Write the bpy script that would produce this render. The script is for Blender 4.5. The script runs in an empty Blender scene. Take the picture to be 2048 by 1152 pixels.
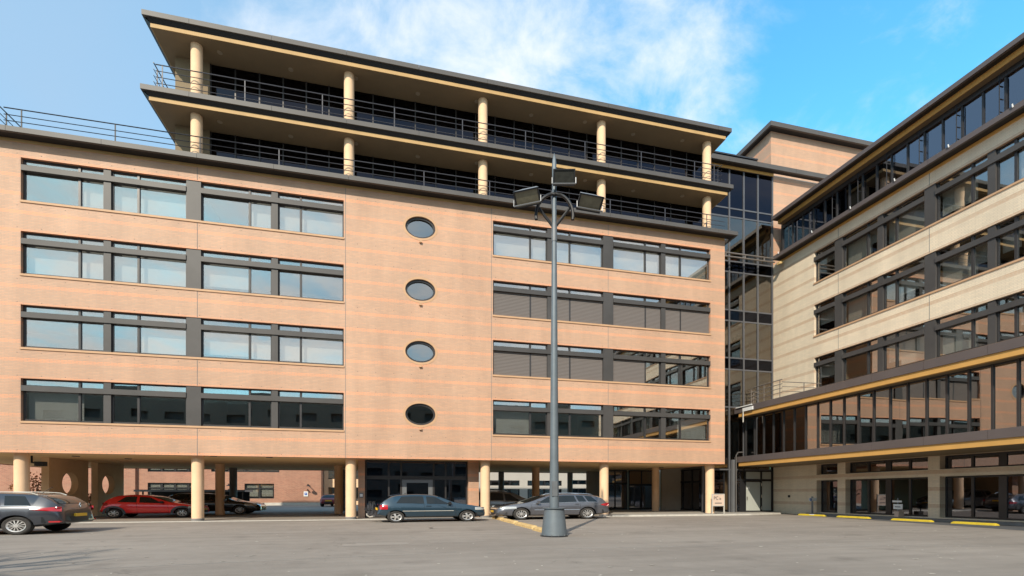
import bpy, bmesh, math, random
from mathutils import Vector, Matrix
import numpy as np
S = bpy.context.scene
COL = S.collection
R = math.radians
rng = random.Random(7)

# ------------------------------------------------------------------ camera, sky, sun
cam_d = bpy.data.cameras.new('camera'); cam = bpy.data.objects.new('camera', cam_d); COL.objects.link(cam)
YAW = 76.443
cam.location = (0, 0, 1.42)
cam.rotation_euler = (R(90), 0, R(YAW - 90))
cam_d.sensor_width = 36; cam_d.lens = 36 * 978 / 2048
cam_d.shift_y = (988 - 576) / 2048
cam_d.clip_end = 3000; cam_d.clip_start = 0.1
S.camera = cam

SUN_AZ, SUN_EL = 30.0, 36.0          # azimuth: to the left of the direction the main facade faces
to_sun = Vector((-math.sin(R(SUN_AZ)) * math.cos(R(SUN_EL)), -math.cos(R(SUN_AZ)) * math.cos(R(SUN_EL)), math.sin(R(SUN_EL))))
sd = bpy.data.lights.new('sun', 'SUN'); sun = bpy.data.objects.new('sun', sd); COL.objects.link(sun)
sd.energy = 3.95; sd.angle = R(0.6); sd.color = (1.0, 0.90, 0.74)
sun.rotation_euler = to_sun.to_track_quat('Z', 'Y').to_euler()

W = bpy.data.worlds.new('World'); S.world = W; W.use_nodes = True
def build_world():
    nt = W.node_tree; nt.nodes.clear()
    N = nt.nodes.new; L = nt.links.new
    out = N('ShaderNodeOutputWorld'); bg = N('ShaderNodeBackground'); bg.inputs['Strength'].default_value = 0.15
    L(bg.outputs[0], out.inputs[0])
    sky = N('ShaderNodeTexSky'); sky.sky_type = 'NISHITA'; sky.sun_disc = False
    sky.sun_elevation = R(SUN_EL); sky.sun_rotation = math.atan2(to_sun.x, to_sun.y)
    sky.air_density = 1.0; sky.dust_density = 0.6; sky.ozone_density = 1.4
    tint = N('ShaderNodeMixRGB'); tint.blend_type = 'MULTIPLY'; tint.inputs[0].default_value = 1
    tint.inputs[2].default_value = (0.90, 2.15, 2.2, 1)
    L(sky.outputs[0], tint.inputs[1])
    tc = N('ShaderNodeTexCoord'); sep = N('ShaderNodeSeparateXYZ'); L(tc.outputs['Generated'], sep.inputs[0])
    def M(op, a, b=None, c=None):
        n = N('ShaderNodeMath'); n.operation = op
        for i, v in enumerate((a, b, c)):
            if v is None: continue
            if isinstance(v, (int, float)): n.inputs[i].default_value = v
            else: L(v, n.inputs[i])
        return n.outputs[0]
    zc = M('MAXIMUM', sep.outputs[2], 0.02)
    zz = M('ADD', zc, 0.12)
    u = M('DIVIDE', sep.outputs[0], zz); v = M('DIVIDE', sep.outputs[1], zz)
    cb = N('ShaderNodeCombineXYZ'); L(u, cb.inputs[0]); L(v, cb.inputs[1]); cb.inputs[2].default_value = 3.7
    def noise(scale, detail, rough, off):
        mp = N('ShaderNodeMapping'); mp.inputs['Location'].default_value = off; L(cb.outputs[0], mp.inputs[0])
        n = N('ShaderNodeTexNoise'); n.inputs['Scale'].default_value = scale; n.inputs['Detail'].default_value = detail
        n.inputs['Roughness'].default_value = rough; n.inputs['Distortion'].default_value = 0.35
        L(mp.outputs[0], n.inputs['Vector']); return n.outputs['Fac']
    def ramp(f, a, b):
        m = N('ShaderNodeMapRange'); m.interpolation_type = 'SMOOTHSTEP'
        m.inputs['From Min'].default_value = a; m.inputs['From Max'].default_value = b
        L(f, m.inputs['Value']); return m.outputs[0]
    def lobe(d, w):
        d = Vector(d).normalized(); vm = N('ShaderNodeVectorMath'); vm.operation = 'DOT_PRODUCT'
        L(tc.outputs['Generated'], vm.inputs[0]); vm.inputs[1].default_value = d
        return ramp(vm.outputs['Value'], math.cos(R(w)), 1.0)
    big = noise(1.15, 4, 0.5, (2.3, 0.4, 0)); fine = noise(4.2, 10, 0.62, (0.7, 5.1, 0))
    mix = M('ADD', M('MULTIPLY', big, 0.34), M('MULTIPLY', fine, 0.66))
    bank = lobe((-0.02, 0.77, 0.64), 19); bank2 = lobe((0.30, 0.70, 0.65), 15); low = lobe((0.60, 0.70, 0.39), 14)
    bias = M('ADD', M('ADD', M('MULTIPLY', bank, 0.24), M('MULTIPLY', bank2, 0.125)), M('MULTIPLY', low, 0.09))
    back = M('MULTIPLY', ramp(v, 0.4, -0.6), 0.20)
    cloud = ramp(M('ADD', M('ADD', mix, bias), back), 0.54, 0.86)
    thin = M('ADD', M('MULTIPLY', noise(0.9, 5, 0.5, (4, 1, 0)), 0.7), 0.42)
    veil = M('MULTIPLY', M('MAXIMUM', ramp(u, 0.55, -0.85), ramp(v, 0.5, -0.9)), thin)
    veil = M('MINIMUM', veil, 0.92)
    m1 = N('ShaderNodeMixRGB'); L(veil, m1.inputs[0]); L(tint.outputs[0], m1.inputs[1]); m1.inputs[2].default_value = (2.45, 3.4, 4.5, 1)
    m2 = N('ShaderNodeMixRGB'); L(M('MULTIPLY', cloud, 0.90), m2.inputs[0]); L(m1.outputs[0], m2.inputs[1]); m2.inputs[2].default_value = (6.0, 6.1, 6.2, 1)
    L(m2.outputs[0], bg.inputs['Color'])
build_world()
S.view_settings.view_transform = 'Standard'; S.view_settings.look = 'None'
S.view_settings.gamma = 1.0; S.view_settings.use_curve_mapping = False
S.view_settings.exposure = 0.30
S.cycles.max_bounces = 8; S.cycles.transparent_max_bounces = 12; S.cycles.glossy_bounces = 4; S.cycles.diffuse_bounces = 4
S.cycles.caustics_reflective = False; S.cycles.caustics_refractive = False
S.cycles.use_denoising = True

# ------------------------------------------------------------------ materials
class NT:
    def __init__(s, name):
        s.m = bpy.data.materials.new(name); s.m.use_nodes = True; s.t = s.m.node_tree; s.t.nodes.clear()
        s.out = s.n('ShaderNodeOutputMaterial')
    def n(s, k, **kw):
        x = s.t.nodes.new(k)
        for a, b in kw.items(): setattr(x, a, b)
        return x
    def l(s, a, b): s.t.links.new(a, b)
    def math(s, op, a, b=None):
        x = s.n('ShaderNodeMath', operation=op)
        for i, v in enumerate((a, b)):
            if v is None: continue
            if isinstance(v, (int, float)): x.inputs[i].default_value = v
            else: s.l(v, x.inputs[i])
        return x.outputs[0]
    def mix(s, f, a, b, mode='MIX'):
        x = s.n('ShaderNodeMixRGB', blend_type=mode)
        for i, v in enumerate((f, a, b)):
            if isinstance(v, (int, float)): x.inputs[i].default_value = v
            elif isinstance(v, tuple): x.inputs[i].default_value = (*v, 1)
            else: s.l(v, x.inputs[i])
        return x.outputs[0]
    def noise(s, scale, detail=4, rough=0.55, vec=None):
        x = s.n('ShaderNodeTexNoise'); x.inputs['Scale'].default_value = scale
        x.inputs['Detail'].default_value = detail; x.inputs['Roughness'].default_value = rough
        if vec is None:
            g = s.n('ShaderNodeNewGeometry'); vec = g.outputs['Position']
        s.l(vec, x.inputs['Vector']); return x.outputs['Fac']
    def range(s, f, a, b, c=0.0, d=1.0):
        x = s.n('ShaderNodeMapRange'); x.inputs[1].default_value = a; x.inputs[2].default_value = b
        x.inputs[3].default_value = c; x.inputs[4].default_value = d; s.l(f, x.inputs[0]); return x.outputs[0]
    def bsdf(s, base, rough=0.6, metal=0.0, spec=0.5, bump=None, bstr=0.2, bdist=0.01, coat=0.0):
        p = s.n('ShaderNodeBsdfPrincipled')
        for k, v in (('Base Color', base), ('Roughness', rough), ('Metallic', metal), ('Specular IOR Level', spec), ('Coat Weight', coat)):
            if isinstance(v, tuple): p.inputs[k].default_value = (*v, 1)
            elif isinstance(v, (int, float)): p.inputs[k].default_value = v
            else: s.l(v, p.inputs[k])
        if coat: p.inputs['Coat Roughness'].default_value = 0.04
        if bump is not None:
            b = s.n('ShaderNodeBump'); b.inputs['Strength'].default_value = bstr; b.inputs['Distance'].default_value = bdist
            s.l(bump, b.inputs['Height']); s.l(b.outputs[0], p.inputs['Normal'])
        s.l(p.outputs[0], s.out.inputs[0]); return p

def plain(name, c, rough=0.55, metal=0.0, spec=0.5, var=0.12, scale=1.3, coat=0.0):
    t = NT(name)
    f = t.range(t.noise(scale, 6, 0.6), 0.3, 0.7)
    a = tuple(x * (1 - var) for x in c); b = tuple(min(1, x * (1 + var)) for x in c)
    t.bsdf(t.mix(f, a, b), rough, metal, spec, coat=coat)
    return t.m

def brick(name, c1, c2, mortar, stripe=None, z0=17.57, period=0.89, width=0.24, bw=0.30, bh=0.0742, ms=0.010, rough=0.6, spec=0.4, grime=0.15):
    t = NT(name)
    g = t.n('ShaderNodeNewGeometry'); sp = t.n('ShaderNodeSeparateXYZ'); t.l(g.outputs['Position'], sp.inputs[0])
    sn = t.n('ShaderNodeSeparateXYZ'); t.l(g.outputs['True Normal'], sn.inputs[0])
    isx = t.math('GREATER_THAN', t.math('ABSOLUTE', sn.outputs[0]), 0.6)
    u = t.math('ADD', t.math('MULTIPLY', sp.outputs[0], t.math('SUBTRACT', 1.0, isx)), t.math('MULTIPLY', sp.outputs[1], isx))
    cv = t.n('ShaderNodeCombineXYZ'); t.l(u, cv.inputs[0]); t.l(sp.outputs[2], cv.inputs[1])
    br = t.n('ShaderNodeTexBrick'); t.l(cv.outputs[0], br.inputs['Vector'])
    br.inputs['Scale'].default_value = 1; br.inputs['Brick Width'].default_value = bw; br.inputs['Row Height'].default_value = bh
    br.inputs['Mortar Size'].default_value = ms; br.inputs['Mortar Smooth'].default_value = 0.2
    br.inputs['Color1'].default_value = (*c1, 1); br.inputs['Color2'].default_value = (*c2, 1); br.inputs['Mortar'].default_value = (*mortar, 1)
    col = br.outputs['Color']
    if stripe:
        fr = t.math('FRACT', t.math('DIVIDE', t.math('SUBTRACT', sp.outputs[2], z0), period))
        m = t.math('LESS_THAN', fr, width / period)
        m = t.math('MULTIPLY', m, t.math('SUBTRACT', 1.0, br.outputs['Fac']))
        m = t.math('MULTIPLY', m, t.range(t.noise(0.35, 3), 0.3, 0.6, 0.55, 0.95))
        m = t.math('MULTIPLY', m, t.range(t.noise(9, 2), 0.35, 0.65, 0.7, 1.0))
        col = t.mix(m, col, stripe)
    # bands of slightly different firings running along the courses
    mb_ = t.n('ShaderNodeMapping'); mb_.inputs['Scale'].default_value = (.22, .22, 2.6); t.l(g.outputs['Position'], mb_.inputs[0])
    bf = t.range(t.noise(1.0, 6, 0.62, mb_.outputs[0]), 0.38, 0.66, 0, .26)
    col = t.mix(bf, col, mortar)
    # weathering: broad soft patches and faint streaks
    mp = t.n('ShaderNodeMapping'); mp.inputs['Scale'].default_value = (1, 1, 0.25); t.l(g.outputs['Position'], mp.inputs[0])
    w = t.range(t.noise(0.55, 7, 0.65, mp.outputs[0]), 0.3, 0.72, 1 - grime, 1 + grime * 0.6)
    mul = t.n('ShaderNodeVectorMath', operation='SCALE'); t.l(col, mul.inputs[0]); t.l(w, mul.inputs['Scale'])
    hgt = t.math('SUBTRACT', 1.0, br.outputs['Fac'])
    t.bsdf(mul.outputs[0], rough, 0, spec, bump=hgt, bstr=0.55, bdist=0.012)
    return t.m

def glass(name, refl, trans, tint=(0.9, 0.94, 1.0), wav=0.004):
    t = NT(name)
    gl = t.n('ShaderNodeBsdfGlossy'); gl.inputs['Color'].default_value = (*tint, 1); gl.inputs['Roughness'].default_value = 0.012
    tr = t.n('ShaderNodeBsdfTransparent'); tr.inputs['Color'].default_value = (*trans, 1)
    lw = t.n('ShaderNodeLayerWeight'); lw.inputs['Blend'].default_value = 0.5
    f5 = t.math('POWER', lw.outputs['Facing'], 4.0)
    f = t.math('ADD', refl, t.math('MULTIPLY', f5, 1 - refl)); 
    b = t.n('ShaderNodeBump'); b.inputs['Strength'].default_value = 0.25; b.inputs['Distance'].default_value = wav
    t.l(t.noise(0.9, 2, 0.4), b.inputs['Height'])
    oi = t.n('ShaderNodeObjectInfo'); wn = t.n('ShaderNodeTexWhiteNoise', noise_dimensions='1D'); t.l(oi.outputs['Random'], wn.inputs['W'])   # no two panes hang quite true
    ad = t.n('ShaderNodeVectorMath', operation='MULTIPLY_ADD'); t.l(wn.outputs['Color'], ad.inputs[0]); ad.inputs[1].default_value = (.014,) * 3; t.l(b.outputs[0], ad.inputs[2])
    sb = t.n('ShaderNodeVectorMath', operation='ADD'); t.l(ad.outputs[0], sb.inputs[0]); sb.inputs[1].default_value = (-.007,) * 3
    nz = t.n('ShaderNodeVectorMath', operation='NORMALIZE'); t.l(sb.outputs[0], nz.inputs[0]); t.l(nz.outputs[0], gl.inputs['Normal'])
    ms = t.n('ShaderNodeMixShader'); t.l(f, ms.inputs[0]); t.l(tr.outputs[0], ms.inputs[1]); t.l(gl.outputs[0], ms.inputs[2])
    t.l(ms.outputs[0], t.out.inputs[0]); return t.m

def blind_mat(name, c, pitch, axis=2, depth=0.5, dark=0.6):
    t = NT(name); g = t.n('ShaderNodeNewGeometry'); sp = t.n('ShaderNodeSeparateXYZ'); t.l(g.outputs['Position'], sp.inputs[0])
    fr = t.math('FRACT', t.math('DIVIDE', sp.outputs[axis], pitch))
    tri = t.math('ABSOLUTE', t.math('SUBTRACT', fr, 0.5))
    col = t.mix(t.range(tri, 0.36, 0.5), c, tuple(x * dark for x in c))
    t.bsdf(col, 0.6, 0, 0.3, bump=tri, bstr=depth, bdist=0.03); return t.m

def asphalt(name, a, b, patch=None):
    t = NT(name)
    big = t.range(t.noise(0.16, 8, 0.62), 0.32, 0.68)
    mid = t.range(t.noise(1.7, 6, 0.7), 0.3, 0.7)
    g = t.n('ShaderNodeNewGeometry')
    mp = t.n('ShaderNodeMapping'); mp.inputs['Scale'].default_value = (0.12, 1.0, 1); mp.inputs['Rotation'].default_value = (0, 0, R(-8)); t.l(g.outputs['Position'], mp.inputs[0])
    st = t.range(t.noise(1.1, 6, 0.6, mp.outputs[0]), 0.42, 0.66)
    c = t.mix(big, a, b); c = t.mix(t.math('MULTIPLY', mid, 0.35), c, tuple(x * 1.22 for x in b))
    c = t.mix(t.math('MULTIPLY', st, 0.35), c, tuple(x * 0.72 for x in a))
    stn = t.range(t.noise(0.75, 3, 0.5), 0.60, 0.74, 0, .45); c = t.mix(stn, c, tuple(x * .62 for x in a))
    vo = t.n('ShaderNodeTexVoronoi', feature='DISTANCE_TO_EDGE'); vo.inputs['Scale'].default_value = .16
    wv = t.n('ShaderNodeVectorMath', operation='MULTIPLY_ADD'); nn_ = t.n('ShaderNodeTexNoise'); nn_.inputs['Scale'].default_value = .8; nn_.inputs['Detail'].default_value = 6; t.l(g.outputs['Position'], nn_.inputs['Vector'])
    t.l(nn_.outputs['Color'], wv.inputs[0]); wv.inputs[1].default_value = (2.2, 2.2, 0); t.l(g.outputs['Position'], wv.inputs[2]); t.l(wv.outputs[0], vo.inputs['Vector'])
    c = t.mix(t.math('MULTIPLY', t.range(vo.outputs['Distance'], 0.004, 0.0, 0, .55), t.range(t.noise(.12, 2), .45, .6)), c, tuple(x * .45 for x in a))
    sp = t.noise(55, 3, 0.8); c = t.mix(t.range(sp, 0.62, 0.72, 0, 0.5), c, tuple(min(1, x * 1.7) for x in b))
    c = t.mix(t.range(sp, 0.38, 0.28, 0, 0.5), c, tuple(x * 0.5 for x in a))
    t.bsdf(c, 0.85, 0, 0.25, bump=t.noise(70, 4, 0.8), bstr=0.5, bdist=0.01); return t.m

M = {}
M['brick'] = brick('brick_peach', (.63, .365, .235), (.545, .33, .222), (.50, .35, .25), (.90, .375, .19), z0=17.62, width=.165)
M['brick_wing'] = brick('brick_cream', (.90, .74, .55), (.81, .68, .51), (.70, .585, .445), (.60, .37, .22), z0=17.61, width=.19)
M['brick_red'] = brick('brick_red', (.46, .19, .12), (.34, .13, .085), (.40, .26, .18), None, bw=.36, bh=.12, ms=.02)
M['brick_dark'] = brick('brick_brown', (.12, .075, .05), (.09, .06, .045), (.11, .085, .07), None, bw=.36, bh=.12, ms=.02)
M['cream'] = plain('render_cream', (.84, .575, .365), .75, 0, .2, .07)
M['undercroft'] = plain('undercroft_ceiling', (.86, .60, .31), .75, 0, .2, .07)
M['fin'] = plain('render_ochre', (.62, .43, .26), .8, 0, .2, .08)
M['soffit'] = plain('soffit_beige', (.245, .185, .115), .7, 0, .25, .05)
M['coping'] = plain('coping_grey_metal', (.095, .087, .082), .5, .0, .35, .10, .7)
M['coping_brown'] = plain('coping_brown_metal', (.115, .093, .089), .48, .0, .4, .10, .7)
M['black'] = plain('black_metal', (.018, .018, .02), .5, .1, .4, .1)
M['anthracite'] = plain('anthracite_frame', (.05, .046, .046), .38, .3, .5, .14)
M['anthracite2'] = plain('anthracite_panel', (.072, .067, .065), .48, .1, .35, .16, .5)
M['steel'] = plain('steel_grey_paint', (.20, .205, .215), .4, .4, .5, .08)
M['frame_grey'] = plain('curtain_wall_grey', (.12, .12, .13), .45, .2, .4, .08)
M['rail'] = plain('railing_steel', (.06, .06, .072), .45, .1, .4, .06)
M['rail_dark'] = plain('railing_dark', (.018, .019, .026), .5, .0, .3, .06)
M['rail_warm'] = plain('railing_beige', (.22, .19, .17), .4, .3, .5, .06)
M['yellow'] = plain('trim_yellow', (.62, .34, .10), .55, 0, .3, .07)
M['tan'] = plain('trim_tan', (.50, .32, .14), .6, 0, .3, .10)
M['sill'] = plain('sill_orange', (.55, .34, .20), .6, 0, .3, .08)
M['pane'] = glass('window_glass', .34, (.86, .87, .86), (1, .955, .90))
M['pane_dark'] = glass('solar_glass', .20, (.34, .32, .33), (.85, .88, 1.0))
M['pane_black'] = glass('tinted_glass', .035, (.10, .10, .12), (.7, .75, 1.0))
M['pane_gallery'] = glass('gallery_glass', .36, (.30, .29, .28), (.95, .93, .9))
M['pane_stair'] = glass('stair_glass', .15, (.56, .52, .46), (.95, .92, .88))
M['pane_wing'] = glass('wing_glass', .24, (.82, .82, .79), (1, .98, .95))
M['interior'] = plain('interior_plaster', (.50, .42, .33), .8, 0, .1, .05)
M['interior_floor'] = plain('interior_floor_slab', (.30, .27, .23), .8, 0, .1, .05)
M['ceiling'] = plain('interior_ceiling', (.55, .50, .42), .8, 0, .1, .04)
M['blind_white'] = blind_mat('blind_white', (.90, .91, .90), .07, 2, .25, .86)
M['blind_grey'] = blind_mat('blind_grey', (.17, .148, .138), .085, 2, .9, .55)
M['louvre'] = plain('louvre_black', (.045, .048, .055), .4, .3, .5, .1)
M['asphalt'] = asphalt('asphalt', (.222, .192, .165), (.305, .267, .231))
M['asphalt_dark'] = asphalt('asphalt_dark', (.085, .088, .095), (.115, .118, .122))
M['paving'] = asphalt('paving_grey', (.28, .255, .225), (.36, .33, .29))
M['patch'] = asphalt('asphalt_patch', (.238, .208, .18), (.325, .287, .25))
M['concrete'] = plain('concrete_pale', (.52, .49, .44), .85, 0, .2, .12, 3)
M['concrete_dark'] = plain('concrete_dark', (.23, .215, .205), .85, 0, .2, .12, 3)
M['paint_line'] = plain('worn_line_paint', (.36, .335, .305), .8, 0, .2, .2, 6)
M['white'] = plain('white_paint', (.78, .78, .77), .5, 0, .4, .03)
M['white_wall'] = plain('white_cladding', (.46, .43, .39), .7, 0, .2, .04)
M['kerb'] = plain('kerb_worn_yellow', (.58, .40, .18), .8, 0, .2, .25, 7)
M['stop'] = plain('wheel_stop_yellow', (.62, .46, .04), .6, 0, .3, .12, 5)
M['pole'] = plain('mast_galvanised', (.145, .170, .190), .5, .25, .4, .12, 2.5)
M['pole_dark'] = plain('mast_grey_paint', (.165, .175, .185), .5, .25, .4, .12, 2)
M['lens_dark'] = plain('floodlight_glass_dark', (.035, .035, .03), .2, 0, .4, .25, 9)
M['lens'] = plain('floodlight_glass', (.16, .145, .10), .12, 0, .5, .15, 6)
M['reflector'] = plain('floodlight_housing', (.30, .285, .275), .45, .4, .5, .1)
M['door'] = plain('door_panel_grey', (.40, .415, .375), .5, 0, .4, .04)
M['curtain'] = plain('curtain_brown', (.22, .14, .08), .9, 0, .1, .15, 8)
M['blue'] = plain('sign_blue', (.03, .10, .42), .5, 0, .4, .03)
M['ink'] = plain('sign_ink', (.05, .05, .07), .6, 0, .3, .03)
M['pinkboard'] = plain('sign_board_cream', (.66, .50, .40), .6, 0, .3, .05)
M['leaf'] = plain('leaf_green', (.055, .10, .025), .5, 0, .4, .5, 5)
M['leaf2'] = plain('leaf_olive', (.09, .11, .03), .5, 0, .4, .5, 5)
M['leaf_rust'] = plain('leaf_rust', (.36, .15, .05), .6, 0, .3, .45, 5)
M['bark'] = plain('bark', (.09, .07, .055), .9, 0, .1, .3, 8)
M['pot'] = plain('pot_white', (.7, .68, .63), .5, 0, .4, .05)
M['terracotta'] = plain('pot_terracotta', (.38, .15, .06), .7, 0, .2, .1)
M['litter'] = plain('fallen_petals', (.46, .42, .36), .8, 0, .2, .25, 11)
M['tyre'] = plain('tyre_rubber', (.045, .042, .04), .85, 0, .25, .25, 9)
M['rim'] = plain('rim_silver', (.62, .60, .58), .32, .55, .5, .05)
M['chrome'] = plain('chrome', (.72, .72, .72), .15, .9, .5, .02)
M['plastic'] = plain('black_plastic', (.025, .025, .027), .55, 0, .4, .1)
M['ka_grey'] = plain('grey_bumper_plastic', (.075, .095, .105), .55, 0, .4, .08)
M['red_lamp'] = plain('tail_lamp_red', (.42, .012, .018), .15, 0, .6, .1, 9, coat=.6)
M['clear_lamp'] = plain('lamp_clear', (.55, .56, .55), .12, .3, .6, .12, 14, coat=.6)
M['plate'] = plain('number_plate_yellow', (.78, .46, .03), .5, 0, .4, .04)
M['car_glass'] = plain('car_glass', (.012, .016, .018), .03, 0, .5, .1, 1)
M['clio'] = plain('paint_teal', (.022, .050, .075), .3, .35, .5, .06, 1, coat=1)
M['laguna'] = plain('paint_graphite', (.13, .132, .15), .32, .5, .5, .05, 1, coat=1)
M['megane'] = plain('paint_slate', (.040, .044, .056), .34, .35, .5, .05, 1, coat=1)
M['ka'] = plain('paint_red', (.88, .012, .014), .35, .05, .5, .06, 1, coat=1)
M['carblack'] = plain('paint_black', (.014, .014, .015), .3, .2, .5, .05, 1, coat=1)
M['silver'] = plain('paint_silver', (.16, .155, .15), .35, .5, .5, .05, 1, coat=1)
M['maroon'] = plain('paint_maroon', (.20, .02, .03), .35, .1, .5, .05, 1, coat=1)
M['lamp_disc'] = plain('downlight_disc', (.40, .33, .24), .4, .1, .4, .05)

# ------------------------------------------------------------------ mesh helpers
class MB:
    def __init__(s): s.v = []; s.f = []; s.smooth = []
    def add(s, vs, fs, smooth=False):
        o = len(s.v); s.v += [tuple(p) for p in vs]; s.f += [tuple(i + o for i in q) for q in fs]; s.smooth += [smooth] * len(fs); return s
    def box(s, x0, x1, y0, y1, z0, z1):
        if x0 > x1: x0, x1 = x1, x0
        if y0 > y1: y0, y1 = y1, y0
        if z0 > z1: z0, z1 = z1, z0
        v = [(x0,y0,z0),(x1,y0,z0),(x1,y1,z0),(x0,y1,z0),(x0,y0,z1),(x1,y0,z1),(x1,y1,z1),(x0,y1,z1)]
        return s.add(v, [(3,2,1,0),(4,5,6,7),(0,1,5,4),(1,2,6,5),(2,3,7,6),(3,0,4,7)])
    def ubox(s, F, u0, u1, d0, d1, z0, z1):
        ax, b = F
        return s.box(u0, u1, b + d0, b + d1, z0, z1) if ax == 'Y' else s.box(b + d0, b + d1, u0, u1, z0, z1)
    def hexa(s, pts):   # 4 bottom + 4 top points
        return s.add(pts, [(3,2,1,0),(4,5,6,7),(0,1,5,4),(1,2,6,5),(2,3,7,6),(3,0,4,7)])
    def prism(s, poly, z0, z1):
        n = len(poly); v = [(x, y, z0) for x, y in poly] + [(x, y, z1) for x, y in poly]
        return s.add(v, [tuple(range(n))[::-1], tuple(range(n, 2*n))] + [(i, (i+1) % n, n+(i+1) % n, n+i) for i in range(n)])
    def tube(s, pts, r, n=8, caps=True, closed=False):
        P = [Vector(p) for p in pts]; rs = r if isinstance(r, (list, tuple)) else [r] * len(P)
        rings = []; ref = None
        for i, p in enumerate(P):
            a = P[i-1] if i else (P[-1] if closed else P[0]); b = P[i+1] if i < len(P)-1 else (P[0] if closed else P[-1])
            d = (b - a).normalized()
            if ref is None: ref = Vector((0,0,1)) if abs(d.z) < .9 else Vector((1,0,0))
            x = d.cross(ref).normalized(); y = d.cross(x).normalized(); ref = -y if False else ref
            rings.append([p + (x*math.cos(t)+y*math.sin(t))*rs[i] for t in [2*math.pi*k/n for k in range(n)]])
        v = [q for g in rings for q in g]; f = []
        m = len(rings)
        for i in range(m if closed else m-1):
            j = (i+1) % m
            for k in range(n): f.append((i*n+k, i*n+(k+1) % n, j*n+(k+1) % n, j*n+k))
        s.add(v, f, True)
        if caps and not closed:
            s.add(rings[0], [tuple(range(n))]); s.add(rings[-1], [tuple(range(n))[::-1]])
        return s
    def lathe(s, prof, c=(0,0,0), n=24, sx=1.0):   # prof: (r,z)
        v = []; f = []
        for r, z in prof:
            for k in range(n):
                t = 2*math.pi*k/n; v.append((c[0]+r*sx*math.cos(t), c[1]+r*math.sin(t), c[2]+z))
        for i in range(len(prof)-1):
            for k in range(n): f.append((i*n+k, i*n+(k+1) % n, (i+1)*n+(k+1) % n, (i+1)*n+k))
        return s.add(v, f, True)
    def build(s, name, mat, parent=None, origin=None, auto=35):
        me = bpy.data.meshes.new(name)
        o = bpy.data.objects.new(name, me); COL.objects.link(o)
        off = Vector((0,0,0))
        if parent is not None:
            o.parent = parent; off = Vector(parent.get('_o', (0,0,0)))
            o['_o'] = off
        elif origin is not None:
            off = Vector(origin); o.location = off; o['_o'] = off
        me.from_pydata([(x-off.x, y-off.y, z-off.z) for x, y, z in s.v], [], s.f)
        for i, sm in enumerate(s.smooth): me.polygons[i].use_smooth = sm
        if isinstance(mat, str): mat = M[mat]
        me.materials.append(mat); me.validate(); me.update()
        if any(s.smooth): me.set_sharp_from_angle(angle=R(auto))
        return o

def tag(o, label=None, cat=None, group=None, kind=None):
    for k, v in (('label', label), ('category', cat), ('group', group), ('kind', kind)):
        if v: o[k] = v
    return o
def thing(name, loc, label, cat, group=None, rz=0):
    o = bpy.data.objects.new(name, None); COL.objects.link(o); o.location = loc; o.rotation_euler = (0, 0, rz)
    o.empty_display_size = .3
    o['_o'] = Vector(loc) if rz == 0 else Vector((0,0,0))
    return tag(o, label, cat, group)
def P(name, mat, parent, *box):
    return MB().box(*box).build(name, mat, parent)
def dup_tree(o, parent=None, loc=None):
    c = o.copy(); COL.objects.link(c)
    if parent is not None: c.parent = parent
    if loc is not None: c.location = loc
    for ch in list(o.children): dup_tree(ch, c)
    return c

def wall_cells(mb, F, u0, u1, z0, z1, holes, t=0.3, skip=()):
    """a wall sheet with thickness t (dep 0..t) and rectangular openings"""
    us = sorted({u0, u1, *[h[0] for h in holes], *[h[1] for h in holes]}); zs = sorted({z0, z1, *[h[2] for h in holes], *[h[3] for h in holes]})
    us = [u for u in us if u0 <= u <= u1]; zs = [z for z in zs if z0 <= z <= z1]
    nu, nz = len(us)-1, len(zs)-1
    def solid(i, j):
        if not (0 <= i < nu and 0 <= j < nz): return False
        cu, cz = (us[i]+us[i+1])/2, (zs[j]+zs[j+1])/2
        return not any(h[0] < cu < h[1] and h[2] < cz < h[3] for h in holes)
    ax, b = F
    pt = (lambda u, d, z: (u, b+d, z)) if ax == 'Y' else (lambda u, d, z: (b+d, u, z))
    for i in range(nu):
        for j in range(nz):
            if not solid(i, j): continue
            a, c, e, g = us[i], us[i+1], zs[j], zs[j+1]
            q = lambda *p: mb.add([pt(*x) for x in p], [(0,1,2,3)])
            q((a,0,e),(c,0,e),(c,0,g),(a,0,g)); q((c,t,e),(a,t,e),(a,t,g),(c,t,g))
            if not solid(i-1, j): q((a,t,e),(a,0,e),(a,0,g),(a,t,g))
            if not solid(i+1, j): q((c,0,e),(c,t,e),(c,t,g),(c,0,g))
            if not solid(i, j-1): q((a,t,e),(c,t,e),(c,0,e),(a,0,e))
            if not solid(i, j+1): q((a,0,g),(c,0,g),(c,t,g),(a,t,g))
    return mb

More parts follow.
